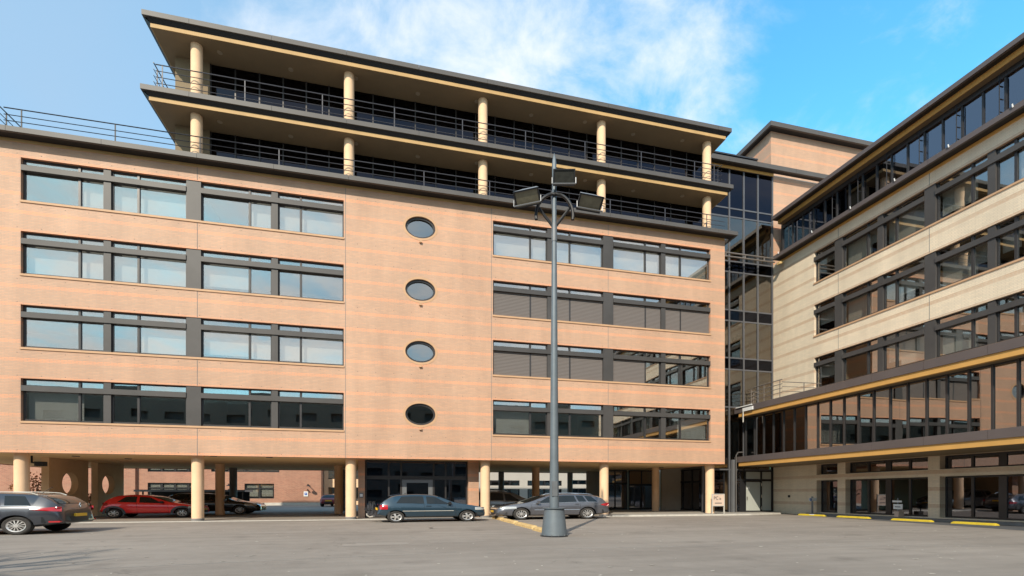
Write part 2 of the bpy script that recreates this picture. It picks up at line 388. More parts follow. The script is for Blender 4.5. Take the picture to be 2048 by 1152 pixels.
def oval_panel(mb, F, u0, u1, z0, z1, cu, cz, ru, rz, t=0.3, n=48):
    ax, b = F
    pt = (lambda u, d, z: (u, b+d, z)) if ax == 'Y' else (lambda u, d, z: (b+d, u, z))
    angs = [2*math.pi*k/n for k in range(n)]
    for cx_, cz_ in ((u1, z1), (u0, z1), (u0, z0), (u1, z0)): angs.append(math.atan2(cz_-cz, cx_-cu) % (2*math.pi))
    angs = sorted(set(angs)); m = len(angs)
    def outer(a):
        dx, dz = math.cos(a), math.sin(a)
        k = min([( (u1-cu)/dx if dx > 1e-9 else (u0-cu)/dx if dx < -1e-9 else 1e9), ((z1-cz)/dz if dz > 1e-9 else (z0-cz)/dz if dz < -1e-9 else 1e9)])
        return cu+dx*k, cz+dz*k
    for i in range(m):
        a, c = angs[i], angs[(i+1) % m]
        i1 = (cu+ru*math.cos(a), cz+rz*math.sin(a)); i2 = (cu+ru*math.cos(c), cz+rz*math.sin(c)); o1 = outer(a); o2 = outer(c)
        mb.add([pt(i1[0],0,i1[1]), pt(o1[0],0,o1[1]), pt(o2[0],0,o2[1]), pt(i2[0],0,i2[1])], [(0,1,2,3)])
        mb.add([pt(i2[0],t,i2[1]), pt(o2[0],t,o2[1]), pt(o1[0],t,o1[1]), pt(i1[0],t,i1[1])], [(0,1,2,3)])
        mb.add([pt(i1[0],0,i1[1]), pt(i2[0],0,i2[1]), pt(i2[0],t,i2[1]), pt(i1[0],t,i1[1])], [(0,1,2,3)], True)
    return mb

def oval_ring(F, cu, cz, ru, rz, w, d0, d1, n=48):
    ax, b = F
    pt = (lambda u, d, z: (u, b+d, z)) if ax == 'Y' else (lambda u, d, z: (b+d, u, z))
    mb = MB(); v = []
    for k in range(n):
        a = 2*math.pi*k/n; c, s_ = math.cos(a), math.sin(a)
        for (q, d) in ((0, d0), (w, d0), (w, d1), (0, d1)): v.append(pt(cu+(ru+q)*c, d, cz+(rz+q)*s_))
    f = []
    for k in range(n):
        j = (k+1) % n
        for e in range(4): f.append((k*4+e, j*4+e, j*4+(e+1) % 4, k*4+(e+1) % 4))
    return mb.add(v, f)
def oval_disc(F, cu, cz, ru, rz, d, n=48):
    ax, b = F
    pt = (lambda u, z: (u, b+d, z)) if ax == 'Y' else (lambda u, z: (b+d, u, z))
    return MB().add([pt(cu+ru*math.cos(2*math.pi*k/n), cz+rz*math.sin(2*math.pi*k/n)) for k in range(n)], [tuple(range(n))])

def leaves(mb, c, rad, n, size, rg, flat=1.0):
    for _ in range(n):
        while True:
            p = Vector((rg.uniform(-1,1), rg.uniform(-1,1), rg.uniform(-1,1)))
            if p.length < 1: break
        p = Vector((p.x*rad[0], p.y*rad[1], p.z*rad[2])) + Vector(c)
        a = Vector((rg.gauss(0,1), rg.gauss(0,1), rg.gauss(0,1)*flat)).normalized(); b = a.orthogonal().normalized()
        b = (Matrix.Rotation(rg.uniform(0, 6.28), 3, a) @ b); s_ = size*rg.uniform(.6, 1.3)
        mb.add([p-b*s_*.5, p+a*s_*.28, p+b*s_*.6, p-a*s_*.28], [(0,1,2,3)])

# ------------------------------------------------------------------ ground
g = MB().add([(-220,-160,0),(260,-160,0),(260,320,0),(-220,320,0)], [(0,1,2,3)]).build('ground', 'asphalt'); tag(g, kind='structure')
kl = MB().box(-40, 22.5, 28.05, 28.2, -.05, .035).build('kerb_strip', 'concrete'); tag(kl, kind='structure')
pv = MB().prism([(13.2, 28.2), (23.2, 28.2), (26.4, 29.2), (27.4, 30.0), (27.4, 42), (13.2, 42)], -.05, .10).build('pavement', 'paving'); tag(pv, kind='structure')
pk = MB().prism([(13.2,28.08),(23.2,28.06),(26.5,29.05),(26.4,29.2),(23.18,28.2),(13.2,28.2)], -.05, .105).build('pavement_kerb', 'concrete'); tag(pk, kind='structure')
ds = MB().add([(26.9,28.4,.004),(26.4,27.4,.004),(24.9,19.5,.004),(23.75,13.8,.004),(21.2,1,.004),(27.4,1,.004),(27.4,28.4,.004)], [tuple(range(7))]).build('dark_strip', 'asphalt_dark'); tag(ds, kind='structure')
def strip(name, pts, w, mat, z=.004):
    mb = MB()
    for (a, b) in zip(pts, pts[1:]):
        a, b = Vector((*a, z)), Vector((*b, z)); n_ = Vector((-(b-a).y, (b-a).x, 0)).normalized()*w/2
        mb.add([a-n_, b-n_, b+n_, a+n_], [(0,1,2,3)])
    return tag(mb.build(name, mat), kind='structure')
strip('road_line', [(2.9, 12.2), (8.5, 11.7), (13.3, 10.6), (17, 9.6)], .05, 'paint_line')
strip('road_line', [(-7.5, 10.6), (-3.5, 11.2), (1.5, 11.9)], .035, 'paint_line')
for x, y, l, w in ((-5.4, 19.6, 2.4, 1.0), (-2.6, 19.9, 1.2, .9), (-.3, 20.2, 1.9, .9), (1.4, 20.8, 2.2, .9), (-1.4, 14.3, 1.8, .8), (1.0, 14.6, 1.7, .8)):
    strip('asphalt_patch', [(x, y), (x+l, y+.15)], w, 'patch')
mb = MB()
for _ in range(420):
    d = rng.uniform(7, 30)**1.0; t = rng.uniform(-1.0, 1.0)
    x = .234*d + .972*t*d; y = .972*d - .234*t*d
    if y > 27.6 or x > 23: continue
    a = rng.uniform(0, 3.14); s_ = rng.choice((.02, .03, .03, .045, .07)); ca, sa = math.cos(a)*s_, math.sin(a)*s_
    mb.add([(x-ca,y-sa,.006),(x+sa*.6,y-ca*.6,.012),(x+ca,y+sa,.008),(x-sa*.6,y+ca*.6,.006)], [(0,1,2,3)])
tag(mb.build('fallen_petals', 'litter'), 'pale petals and scraps scattered over the car park asphalt', 'litter', kind='stuff')

# ------------------------------------------------------------------ main office block
FY = ('Y', 28.5)
B = thing('office_block', (2, 36, 0), 'long peach brick office block on round columns with two set-back storeys on top', 'building')
SILLS = [15.58, 12.03, 8.48, 4.92]; HEAD = 2.10
WINGS = [(-17.52, -2.71), (5.71, 20.44)]
OV = [(1.47, 16.71), (1.47, 13.12), (1.47, 9.58), (1.47, 5.99)]
holes = [(a, b, s_, s_+HEAD) for a, b in WINGS for s_ in SILLS]
oh = [(c-1.1, c+1.1, z-.9, z+.9) for c, z in OV]
mb = MB(); wall_cells(mb, FY, -26, 21.53, 3.42, 18.5, holes + oh)
for (c, z), h in zip(OV, oh): oval_panel(mb, FY, *h, c, z, .85, .62)
mb.build('facade_wall', 'brick', B)
P('side_wall', 'brick', B, 21.23, 21.53, 28.802, 44.5, 3.42, 18.5)
P('side_wall', 'brick', B, -26, -25.7, 28.802, 44.5, 3.42, 18.5)
P('back_wall', 'brick', B, -25.7, 21.23, 44.2, 44.5, 3.42, 18.5)
P('terrace_roof', 'concrete_dark', B, -26, 21.53, 28.55, 44.5, 18.5, 18.56)
mb = MB().box(-25.9, 21.5, 28.56, 44.19, 3.46, 3.55); mb.build('undercroft_soffit', 'undercroft', B)
# interior
for k, z in enumerate([14.72, 11.17, 7.62, 4.07]):
    P('interior_floor', 'interior_floor', B, -25.6, 21.2, 28.85, 44.1, z-.35, z)
    P('interior_ceiling', 'ceiling', B, -25.6, 21.2, 28.85, 44.1, z+3.02, z+3.08)
    P('interior_wall', 'interior', B, -25.6, 21.2, 33.6, 33.7, z+.002, z+3.018)
    for x in (-22, -10.1, -2.5, 5.5, 13.1):
        P('interior_partition', 'interior', B, x-.05, x+.05, 28.85, 33.598, z+.002, z+3.018)

def coping(root, F, u0, u1, d0, z0, z1, d1, seams, mat, name='coping_panel', gap=.012):
    us = [u0] + [u for u in sorted(seams) if u0+.2 < u < u1-.2] + [u1]
    for a, b in zip(us, us[1:]):
        MB().ubox(F, a+gap/2, b-gap/2, d0, d1, z0, z1).build(name, mat, root)
SEAMS = [-17.75, -13.9, -9.75, -6.15, -2.4, 1.47, 5.3, 9.13, 12.98, 16.8, 20.6]
coping(B, FY, -26.6, 22.1, -.6, 18.51, 18.75, -.45, SEAMS, 'coping')
P('coping_underside', 'black', B, -26.6, 22.08, 28.052, 28.498, 18.515, 18.56)
P('coping_top', 'coping', B, -26.5, 21.95, 28.052, 28.54, 18.562, 18.735)
P('coping_return', 'coping', B, 21.96, 22.1, 28.052, 44.5, 18.51, 18.75)
P('coping_band', 'tan', B, -26, 21.5, 28.46, 28.498, 18.38, 18.512)  # added strip: the shaded brick below the coping put in as colour
for x in (-9.93, -2.62, 5.62, 13.1):
    P('expansion_joint', 'concrete_dark', B, x-.012, x+.012, 28.492, 28.5, 3.43, 4.90 if x in (-9.93, 13.1) else 18.37)
    if x in (-9.93, 13.1):
        for z in (7.05, 10.6, 14.15): P('expansion_joint', 'concrete_dark', B, x-.012, x+.012, 28.492, 28.5, z, z+1.40)
        P('expansion_joint', 'concrete_dark', B, x-.012, x+.012, 28.492, 28.5, 17.72, 18.37)
mb = MB()
for z in (3.55, 4.70, 7.15, 8.25, 10.7, 11.8, 14.3, 15.35, 17.85):
    for k in range(48):
        x = -25.5 + k*.98
        mb.box(x-.014, x+.014, 28.495, 28.5, z-.012, z+.012)
o = mb.build('weep_hole', 'ink', B); o['kind'] = 'stuff'

def window(root, F, u0, u1, z, um, blinds=(0,0), gl='pane', ext=(0,0), fr=.06, dz=.14, H=HEAD):
    """one bay: two lower panes and two transom panes between dark frames. um: mullion centre (None: single pane)"""
    d0, d1 = .15, .24
    fm = MB(); uu = [(u0+fr, u1-fr)] if um is None else [(u0+fr, um-.05), (um+.05, u1-fr)]
    fm.ubox(F, u0, u0+fr, d0, d1, z, z+H); fm.ubox(F, u1-fr, u1, d0, d1, z, z+H)
    if um is not None: fm.ubox(F, um-.05, um+.05, d0-.02, d1, z, z+H)
    for a, b in uu:
        for e, g_ in ((0, dz), (1.5, 1.77), (H-.06, H)): fm.ubox(F, a, b, d0, d1, z+e, z+g_)
    w = fm.build('window', 'anthracite', root)
    for i, (a, b) in enumerate(uu):
        MB().ubox(F, a, b, .20, .212, z+dz, z+1.5).build('pane', gl, w)
        MB().ubox(F, a, b, .20, .212, z+1.77, z+H-.06).build('transom_pane', gl, w)
        if i < len(blinds) and blinds[i]:
            lo = z + dz + (1.5-dz)*(1-blinds[i])
            MB().ubox(F, a-.05, b+.05, .50, .515, lo, z+1.62).build('blind', 'blind_white', w)
        if i < len(ext) and ext[i]:
            MB().ubox(F, a-.045, b+.045, .135, .149, z+dz*.3, z+1.55).build('venetian_blind', 'blind_grey', w)
    return w

BL = {(0,0): [(0,.86),(.9,1),(0,1),(1,1)], (0,1): [(1,1),(1,1),(.8,0),(0,0)], (0,2): [(0,0),(0,1),(.85,.9),(.9,1)], (0,3): [(1,0),(0,0),(0,0),(0,0)],
      (1,0): [(1,1),(1,1),(1,1),(1,1)], (1,1): [(0,0),(0,0),(0,0),(0,0)], (1,2): [(0,0),(0,0),(0,0),(0,0)], (1,3): [(1,0),(0,0),(0,0),(0,1)]}
EX = {(1,1): [(1,1),(1,1),(1,1),(1,1)], (1,2): [(1,1),(1,1),(1,0),(0,0)]}
for wi, (a, b) in enumerate(WINGS):
    for ri, z in enumerate(SILLS):
        bl = BL[(wi, ri)]; ex = EX.get((wi, ri), [(0,0)]*4)
        bays = [(a+.02, a+3.40, a+2.34), (a+3.72, a+7.07, a+4.88), (a+7.75, a+11.12, a+10.03), (a+11.44, b-.02, a+12.57)]
        for k, (p, q, m) in enumerate(bays): window(B, FY, p, q, z, m, bl[k], 'pane', ex[k])
        for p in (a+3.40, a+11.12): MB().ubox(FY, p+.002, p+.318, .05, .26, z+.01, z+HEAD-.01).build('window_pilaster', 'anthracite2', B)
        MB().ubox(FY, a+7.072, a+7.748, .035, .28, z+.01, z+HEAD-.003).build('window_pier', 'anthracite2', B)
        for p, q in ((a+.004, a+7.068), (a+7.752, b-.004)): MB().ubox(FY, p, q, -.012, .145, z+1.49, z+1.755).build('shutter_box', 'anthracite2', B)
        MB().ubox(FY, a-.02, b+.02, -.045, .148, z-.07, z+.03).build('window_sill', 'sill', B)
for c, z in OV:
    w = oval_ring(FY, c, z, .74, .51, .112, .10, .26).build('round_window', 'anthracite', B)
    oval_disc(FY, c, z, .745, .515, .20).build('pane', 'pane', w)
    oval_ring(FY, c, z, .852, .622, .13, -.012, .05).build('brick_surround', 'sill', w)
    MB().box(c-.07, c+.07, 28.38, 28.5, z-.90, z-.80).build('drain_spout', 'sill', w)

# round columns
def column(root, x, y, z0, z1, r, mat='cream', base=True, n=28):
    mb = MB().lathe([(r, z0+(.12 if base else 0)), (r, z1)], (x, y, 0), n)
    o = mb.build('column', mat, root)
    if base: MB().lathe([(r+.012, z0-.02), (r+.012, z0+.12), (r, z0+.13)], (x, y, 0), n).build('column_base', 'concrete_dark', o)
    return o
for k in range(-1, 5): column(B, -10.13+7.745*k, 29.15, 0, 3.47, .29)
column(B, -25.8, 29.35, 0, 3.47, .29)
for x, y, r in ((-11.6, 37.3, .29), (-3.9, 37.3, .29), (-19.5, 41.4, .27), (10.55, 36, .29), (19.8, 34.4, .28)): column(B, x, y, 0, 3.47, r, 'cream', False)
for x, y, r in ((-12.2, 42.2, .27), (9.5, 43.6, .26), (16.15, 43.6, .26), (19.07, 43.6, .26), (-4.2, 43.4, .22)): column(B, x, y, 0, 3.47, r, 'concrete_dark', False)  # rearmost columns: undercroft shade put into a darker colour
# fin walls with oval holes
FX = ('X', -19.03)
for y0, y1, cy in ((32.5, 36.1, 34.35), (37.1, 40.2, 38.35)):
    mb = MB(); wall_cells(mb, FX, y0, y1, 0, 3.455, [(cy-.9, cy+.9, 1.15, 2.95)], .36)
    oval_panel(mb, FX, cy-.9, cy+.9, 1.15, 2.95, cy, 2.05, .74, .66, .36)
    mb.build('fin_wall', 'fin', B)
for x, y in ((-18.6, 30.4), (-16.6, 31.0), (-14.9, 32.6), (-9.4, 29.2), (-6.7, 29.4), (.3, 28.9), (6.8, 29.0), (10.9, 29.1), (12.6, 29.0), (15.6, 29.0), (20.2, 29.0), (19.7, 33.4)):
    MB().lathe([(0.001, 3.43), (.17, 3.43), (.17, 3.462)], (x, y, 0), 14).build('downlight', 'ink', B)

# ground floor lobby
FL = ('Y', 30.4)
for x0, x1 in ((-2.05, -1.68), (4.46, 5.12)): P('lobby_pier', 'brick', B, x0, x1, 30.0, 30.7, 0, 3.458)
P('lobby_side', 'fin', B, -2.03, -1.85, 30.702, 44, 0, 3.458); P('lobby_side', 'fin', B, 4.9, 5.08, 30.702, 44, 0, 3.458)
P('lobby_back', 'interior', B, -1.84, 4.89, 38, 38.1, 0, 3.458); P('lobby_floor', 'interior_floor', B, -1.84, 4.89, 30.46, 37.99, -.04, .06)
mb = MB()
for a, b in ((-1.675, -1.58), (-.36, -.26), (.36, .47), (2.31, 2.42), (3.05, 3.15), (4.36, 4.455)): mb.ubox(FL, a, b, -.03, .07, .02, 3.455)
xs = [(-1.58, -.36), (-.26, .36), (.47, 2.31), (2.42, 3.05), (3.15, 4.36)]
for a, b in xs:
    for e, f in ((.02, .12), (2.30, 2.52), (3.36, 3.455)): mb.ubox(FL, a, b, -.03, .07, e, f)
ent = mb.build('entrance_glazing', 'anthracite', B)
for a, b in xs:
    if a != .47: MB().ubox(FL, a, b, 0, .012, .12, 2.30).build('pane', 'pane_dark', ent)
    MB().ubox(FL, a, b, 0, .012, 2.52, 3.36).build('transom_pane', 'pane_dark', ent)
mb = MB()
for a, b, e, f in ((.48, .74, .12, 2.29), (2.04, 2.30, .12, 2.29), (.74, 2.04, .12, .4), (.74, 2.04, 2.1, 2.29)): mb.ubox(FL, a, b, -.02, .05, e, f)
dr = mb.build('entrance_door', 'steel', B); MB().ubox(FL, .74, 2.04, 0, .012, .4, 2.1).build('pane', 'pane_dark', dr)
MB().ubox(FL, .60, .64, -.09, -.02, 1.0, 1.5).build('handle', 'chrome', dr)
ic = P('intercom', 'steel', B, -1.98, -1.76, 29.95, 29.998, 1.20, 1.48); P('speaker_plate', 'white', ic, -1.95, -1.79, 29.94, 29.949, 1.26, 1.42)

# upper set-back storeys
def slab(z0, z1, x0, x1, seams, zs):
    coping(B, FY, x0, x1, -.6, z0, z1, -.45, seams, 'coping', 'slab_edge')
    P('slab_edge', 'coping', B, x0+.002, x0+.15, 28.052, 35.5, z0, z1); P('slab_edge', 'coping', B, x1-.15, x1-.002, 28.052, 35.5, z0, z1)
    zt = zs+.19; xa, xb = x0+.30, x1-.30                       # sloped dark underside down to the yellow trim
    def wedge(p):  MB().hexa(p).build('slab_underside', 'black', B)
    wedge([(x0+.16,27.96,z0+.003),(x1-.16,27.96,z0+.003),(xb,28.12,zt),(xa,28.12,zt),(x0+.16,27.96,z0+.06),(x1-.16,27.96,z0+.06),(xb,28.12,z0+.06),(xa,28.12,z0+.06)])
    wedge([(x0+.02,28.06,z0+.003),(xa-.002,28.126,zt),(xa-.002,35.4,zt),(x0+.02,35.4,z0+.003),(x0+.02,28.06,z0+.058),(xa-.002,28.126,z0+.058),(xa-.002,35.4,z0+.058),(x0+.02,35.4,z0+.058)])
    wedge([(xb+.002,28.126,zt),(x1-.02,28.06,z0+.003),(x1-.02,35.4,z0+.003),(xb+.002,35.4,zt),(xb+.002,28.126,z0+.058),(x1-.02,28.06,z0+.058),(x1-.02,35.4,z0+.058),(xb+.002,35.4,z0+.058)])
    P('slab_top', 'concrete_dark', B, x0+.16, x1-.16, 28.06, 35.4, z0+.065, z1-.02)
    P('slab_trim', 'tan', B, xa, xb, 28.122, 28.16, zs-.004, zt+.03); P('slab_trim', 'tan', B, xa, xa+.04, 28.162, 35.3, zs-.004, zt+.03)
    P('slab_trim', 'tan', B, xb-.04, xb, 28.162, 35.3, zs-.004, zt+.03)
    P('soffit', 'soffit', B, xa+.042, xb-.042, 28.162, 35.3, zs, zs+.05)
SE = [-10.1, -6.25, -2.5, 1.36, 5.25, 9.05, 12.85, 16.72, 20.6]
slab(21.55, 21.80, -12.26, 21.75, SE, 21.20); slab(25.25, 25.50, -12.2, 21.62, SE, 24.88)
for z0, z1 in ((18.56, 21.21), (21.80, 24.89)):
    for k in range(5): column(B, -10.05+7.60*k, 28.78, z0, z1, .275, 'cream', False)
FU = ('Y', 29.8)
for z0, z1, dh in ((18.562, 21.195, 3), (21.79, 24.875, 3)):
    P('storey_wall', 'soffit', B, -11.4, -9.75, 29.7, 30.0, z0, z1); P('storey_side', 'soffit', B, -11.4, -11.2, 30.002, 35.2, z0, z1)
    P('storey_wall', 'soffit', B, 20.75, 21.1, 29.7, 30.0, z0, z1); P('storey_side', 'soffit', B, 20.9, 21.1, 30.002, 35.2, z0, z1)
    P('storey_back', 'black', B, -11.19, 20.89, 32.6, 35.2, z0, z1)
    P('window_sill_band', 'concrete', B, -9.73, 20.73, 29.68, 29.78, z0, z0+.16)
    mb = MB()
    for k in range(26):
        u = -9.72+1.217*k; mb.ubox(FU, u-.035, u+.035, -.04, .05, z0+.16, z1-.02)
    mb.ubox(FU, -9.7, 20.7, .051, .08, z0+.16, z0+.24); mb.ubox(FU, -9.7, 20.7, .051, .08, z1-.12, z1-.02)
    w = mb.build('storey_glazing', 'anthracite', B)
    for k in range(25):
        u = -9.72+1.217*k; MB().ubox(FU, u+.04, u+1.177, 0, .012, z0+.16, z1-.02).build('pane', 'pane_black', w)
    for k in range(9):
        x, y = -9+3.45*k, 28.9; zz = z1
        MB().lathe([(.001, zz-.015), (.13, zz-.015), (.13, zz+.01)], (x, y+.25*(k % 2), 0), 14).build('downlight', 'lamp_disc', B)

def railing(root, pts, z, hs, posts, r=.022, mat='rail', top=.03):
    """pts: polyline in plan; hs: rail heights above z (first is the handrail)"""
    a = MB().tube([(x, y, z+hs[0]) for x, y in pts], top, 8).build('railing', mat, root)
    for h in hs[1:]: MB().tube([(x, y, z+h) for x, y in pts], r, 6).build('rail', mat, a)
    for x, y in posts: MB().box(x-.025, x+.025, y-.012, y+.012, z-.02, z+hs[0]-.01).build('post', mat, a)
    return a
LP = [-17.3, -13.45, -9.7, -5.95, -2.15, 1.65, 5.45, 9.25, 13.1, 16.9, 19.95]
railing(B, [(-18.0, 28.2), (-7.7, 28.2)], 18.75, (1.02, .70, .42), [(x, 28.2) for x in LP[:3]], .018, 'rail_dark', .026)
railing(B, [(-7.7, 28.2), (21.3, 28.2)], 18.75, (1.02, .70, .42), [(x, 28.2) for x in LP[3:]], .018, 'rail', .026)  # same railing continued, its lit look put into a lighter colour
railing(B, [(-18.15, 27.95), (-18.15, 31.5)], 18.75, (1.02, .70, .42), [(-18.15, 28.6), (-18.15, 31.0)], .018, 'rail_dark', .026)
UP = [-11.4, -7.6, -3.78, .02, 3.85, 7.63, 11.42, 15.22, 19.04, 20.5]
railing(B, [(-11.7, 28.2), (20.9, 28.2)], 21.8, (1.30, .98, .67, .36), [(x, 28.2) for x in UP], .018, 'rail', .026)
for x in (-11.75, 21.0):
    railing(B, [(x, 28.1), (x, 31.8)], 21.8, (1.30, .98, .67, .36), [(x, 28.5), (x, 30.2), (x, 31.7)], .018, 'rail', .026)
mb = MB().tube([(-14.0+.0, 28.9, 18.6), (-12.9, 28.9, 19.25), (-12.1, 28.9, 19.3), (-11.5, 28.9, 18.6)], .05, 8)
mb.build('roof_pipe', 'rail_dark', B)

# ------------------------------------------------------------------ stair tower in the corner
T = thing('stair_tower', (24.5, 34, 0), 'dark glazed stair tower in the corner with a brick penthouse above', 'building')
FT = ('Y', 30.9)
zl = [.12, 3.20, 7.75, 10.50, 11.34, 14.04, 14.83, 17.60, 18.38, 21.60, 22.22, 25.10]
XM = [21.56, 23.70, 24.92, 26.13, 27.40]
cw = MB()
for x in XM: cw.ubox(FT, x-.055, x+.055, -.06, .08, 3.42 if x > 24 else .1, 25.1)
for z in zl[1:]:
    for a, b in zip(XM, XM[1:]): cw.ubox(FT, a+.056, b-.056, -.03, .06, z-.05, z+.05)
tg = cw.build('curtain_wall_frame', 'frame_grey', T)
for i, (z0, z1) in enumerate(zip(zl[1:], zl[2:])):
    for a, b in zip(XM, XM[1:]):
        sp_ = i in (2, 4, 6, 8)
        MB().ubox(FT, a+.056, b-.056, 0, .012, z0+.05, z1-.05).build('spandrel_pane' if sp_ else 'pane', 'pane_black' if sp_ or z0 > 21 else 'pane_stair', tg)
for z in (7.2, 10.62, 14.15, 17.7, 21.7): P('stair_landing', 'interior_floor', T, 21.56, 27.4, 31.0, 36.5, z, z+.5)
P('stair_wall', 'interior', T, 21.56, 27.4, 36.5, 36.7, 0, 25.0)
P('stair_wall', 'interior', T, 27.41, 27.499, 31.21, 36.5, 0, 25.0); P('stair_wall', 'interior', T, 27.41, 28.2, 36.5, 36.7, 0, 25)
for k, z in enumerate((7.7, 11.1, 14.65, 18.2)):
    mb = MB()
    for j in range(10): mb.box(22.2+.42*j, 22.62+.42*j, 33.5, 35.0, z+.17*j, z+.17*j+.2)
    o = mb.build('stair_flight', 'concrete_dark', T)
P('tower_roof', 'concrete_dark', T, 21.8, 40, 30.9, 40, 25.12, 25.2)
coping(T, FT, 21.8, 40, -.6, 25.2, 25.52, -.45, [23.3, 25.6, 29.0, 32.7, 36.5], 'coping')
P('coping_underside', 'black', T, 21.8, 40, 30.452, 30.74, 25.206, 25.25)
P('coping_band', 'yellow', T, 21.8, 27.4, 30.74, 30.78, 25.0, 25.21)
P('tower_wall', 'brick', T, 27.46, 40, 30.9, 31.2, 8, 25.115)
mb = MB().box(28.1, 44, 31.8, 32.1, 25.52, 29.28).box(28.1, 28.4, 32.102, 38, 25.52, 29.28); mb.build('penthouse_wall', 'brick', T)
coping(T, ('Y', 31.8), 27.6, 44, -.55, 29.24, 29.58, -.4, [32, 36.5, 40.5], 'coping', 'penthouse_coping')
P('penthouse_coping', 'coping', T, 27.6, 27.75, 31.402, 38.5, 29.24, 29.58)
P('penthouse_underside', 'black', T, 27.752, 44, 31.402, 31.8, 29.245, 29.5); P('penthouse_underside', 'black', T, 27.752, 28.098, 31.802, 38.4, 29.245, 29.5)
lv = MB().box(22.6, 27.2, 32.4, 33.6, 25.3, 27.25).build('louvre_box', 'black', T)
for k in range(9): P('louvre_slat', 'louvre', lv, 22.5, 27.3, 32.22, 32.38, 25.5+.21*k, 25.6+.21*k)
# twin horizontal pipes
mb = MB(); 
for z in (18.58, 18.32): mb.tube([(21.55, 30.2, z), (27.0, 30.2, z)], .055, 8)
for x in (22.9, 24.5, 26.1): mb.box(x-.04, x+.04, 30.17, 30.23, 18.33, 18.57)
mb.build('barrier_rail', 'rail_warm', T)
# corner entrance under the tower
em = MB()
for a, b in ((23.62, 23.80), (24.60, 24.70), (24.98, 25.12), (26.36, 26.50), (27.30, 27.46)): em.ubox(FT, a, b, -.03, .07, .1, 3.15)
for a, b in ((23.80, 24.60), (24.70, 24.98), (25.12, 26.36), (26.50, 27.30)):
    for e, f in ((2.36, 2.52), (3.05, 3.15)): em.ubox(FT, a, b, -.03, .07, e, f)
    em.ubox(FT, a, b, -.03, .07, .1, .2)
ee = em.build('corner_entrance_frame', 'black', T)
MB().ubox(FT, 23.80, 24.60, 0, .012, .2, 2.36).build('pane', 'pane_dark', ee); MB().ubox(FT, 23.80, 24.60, 0, .012, 2.52, 3.05).build('transom_pane', 'pane_dark', ee)
MB().ubox(FT, 24.70, 24.98, 0, .03, .2, 2.36).build('side_panel', 'black', ee)
MB().ubox(FT, 25.12, 26.36, 0, .012, 2.52, 3.05).build('transom_pane', 'door', ee); MB().ubox(FT, 26.50, 27.30, 0, .012, 2.52, 3.05).build('transom_pane', 'door', ee)
MB().ubox(FT, 26.50, 27.30, 0, .03, .2, 2.36).build('side_panel', 'door', ee)
dd = MB().ubox(FT, 25.14, 26.34, -.01, .04, .14, 2.30).build('side_door', 'door', T)
MB().ubox(FT, 25.17, 25.21, -.09, -.012, 1.0, 1.22).build('handle', 'chrome', dd)
MB().ubox(FT, 25.2, 25.42, -.016, -.011, 1.78, 1.95).build('door_sticker', 'white', dd)
for z in (.28, 1.15, 2.0): MB().ubox(FT, 26.39, 26.45, -.07, -.032, z, z+.22).build('hinge', 'chrome', dd)
P('steel_post', 'steel', T, 23.78, 23.98, 30.62, 30.82, 0, 3.9)
MB().tube([(24.03, 30.55, .1), (24.03, 30.55, 4.2), (24.15, 30.5, 4.42), (24.5, 30.45, 4.44)], .05, 8).build('downpipe', 'coping', T)
# glazed vestibule at the back of the undercroft
V = thing('glass_vestibule', (20, 37, 0), 'glazed entrance vestibule with dark framed doors under the right end of the building', 'entrance')
def glazed(root, a, b, z0, z1, n, zt, mat, door=None):
    a, b = Vector((*a, 0)), Vector((*b, 0)); d = (b-a).normalized(); nn = Vector((-d.y, d.x, 0))
    fm = MB(); Lg = (b-a).length
    def bx(u0, u1, e, f, h0=-.05, h1=.05):
        q = [a+d*u0+nn*h0, a+d*u1+nn*h0, a+d*u1+nn*h1, a+d*u0+nn*h1]
        return [(p.x, p.y, e) for p in q] + [(p.x, p.y, f) for p in q]
    for k in range(n+1):
        u = Lg*k/n; fm.hexa(bx(max(0, u-.05), min(Lg, u+.05), z0, z1))
    for k in range(n):
        u0, u1 = Lg*k/n+.05, Lg*(k+1)/n-.05
        for e, f in ((z0, z0+.12), (zt-.08, zt+.08), (z1-.1, z1)): fm.hexa(bx(u0, u1, e, f))
    fr_ = fm.build('glazing_frame', 'black', root)
    for k in range(n):
        u0, u1 = Lg*k/n+.05, Lg*(k+1)/n-.05
        MB().hexa(bx(u0, u1, z0+.12, zt-.08, -.006, .006)).build('pane', mat, fr_)
        MB().hexa(bx(u0, u1, zt+.08, z1-.1, -.006, .006)).build('transom_pane' if not door else 'curtain_panel', mat if not door else door, fr_)
glazed(V, (17.2, 38.5), (19.3, 38.2), .1, 3.45, 2, 2.3, 'pane_dark')
glazed(V, (19.35, 38), (21.7, 38), .1, 3.45, 2, 2.2, 'pane_dark', 'curtain')
glazed(V, (22.4, 38), (23.3, 37.6), .1, 3.45, 1, 2.2, 'pane_dark', 'curtain')
glazed(V, (23.35, 37.5), (23.45, 31.1), .1, 3.42, 5, 2.4, 'pane_dark')
P('inner_wall', 'interior', V, 17, 30, 41.5, 41.7, .1, 3.45); 

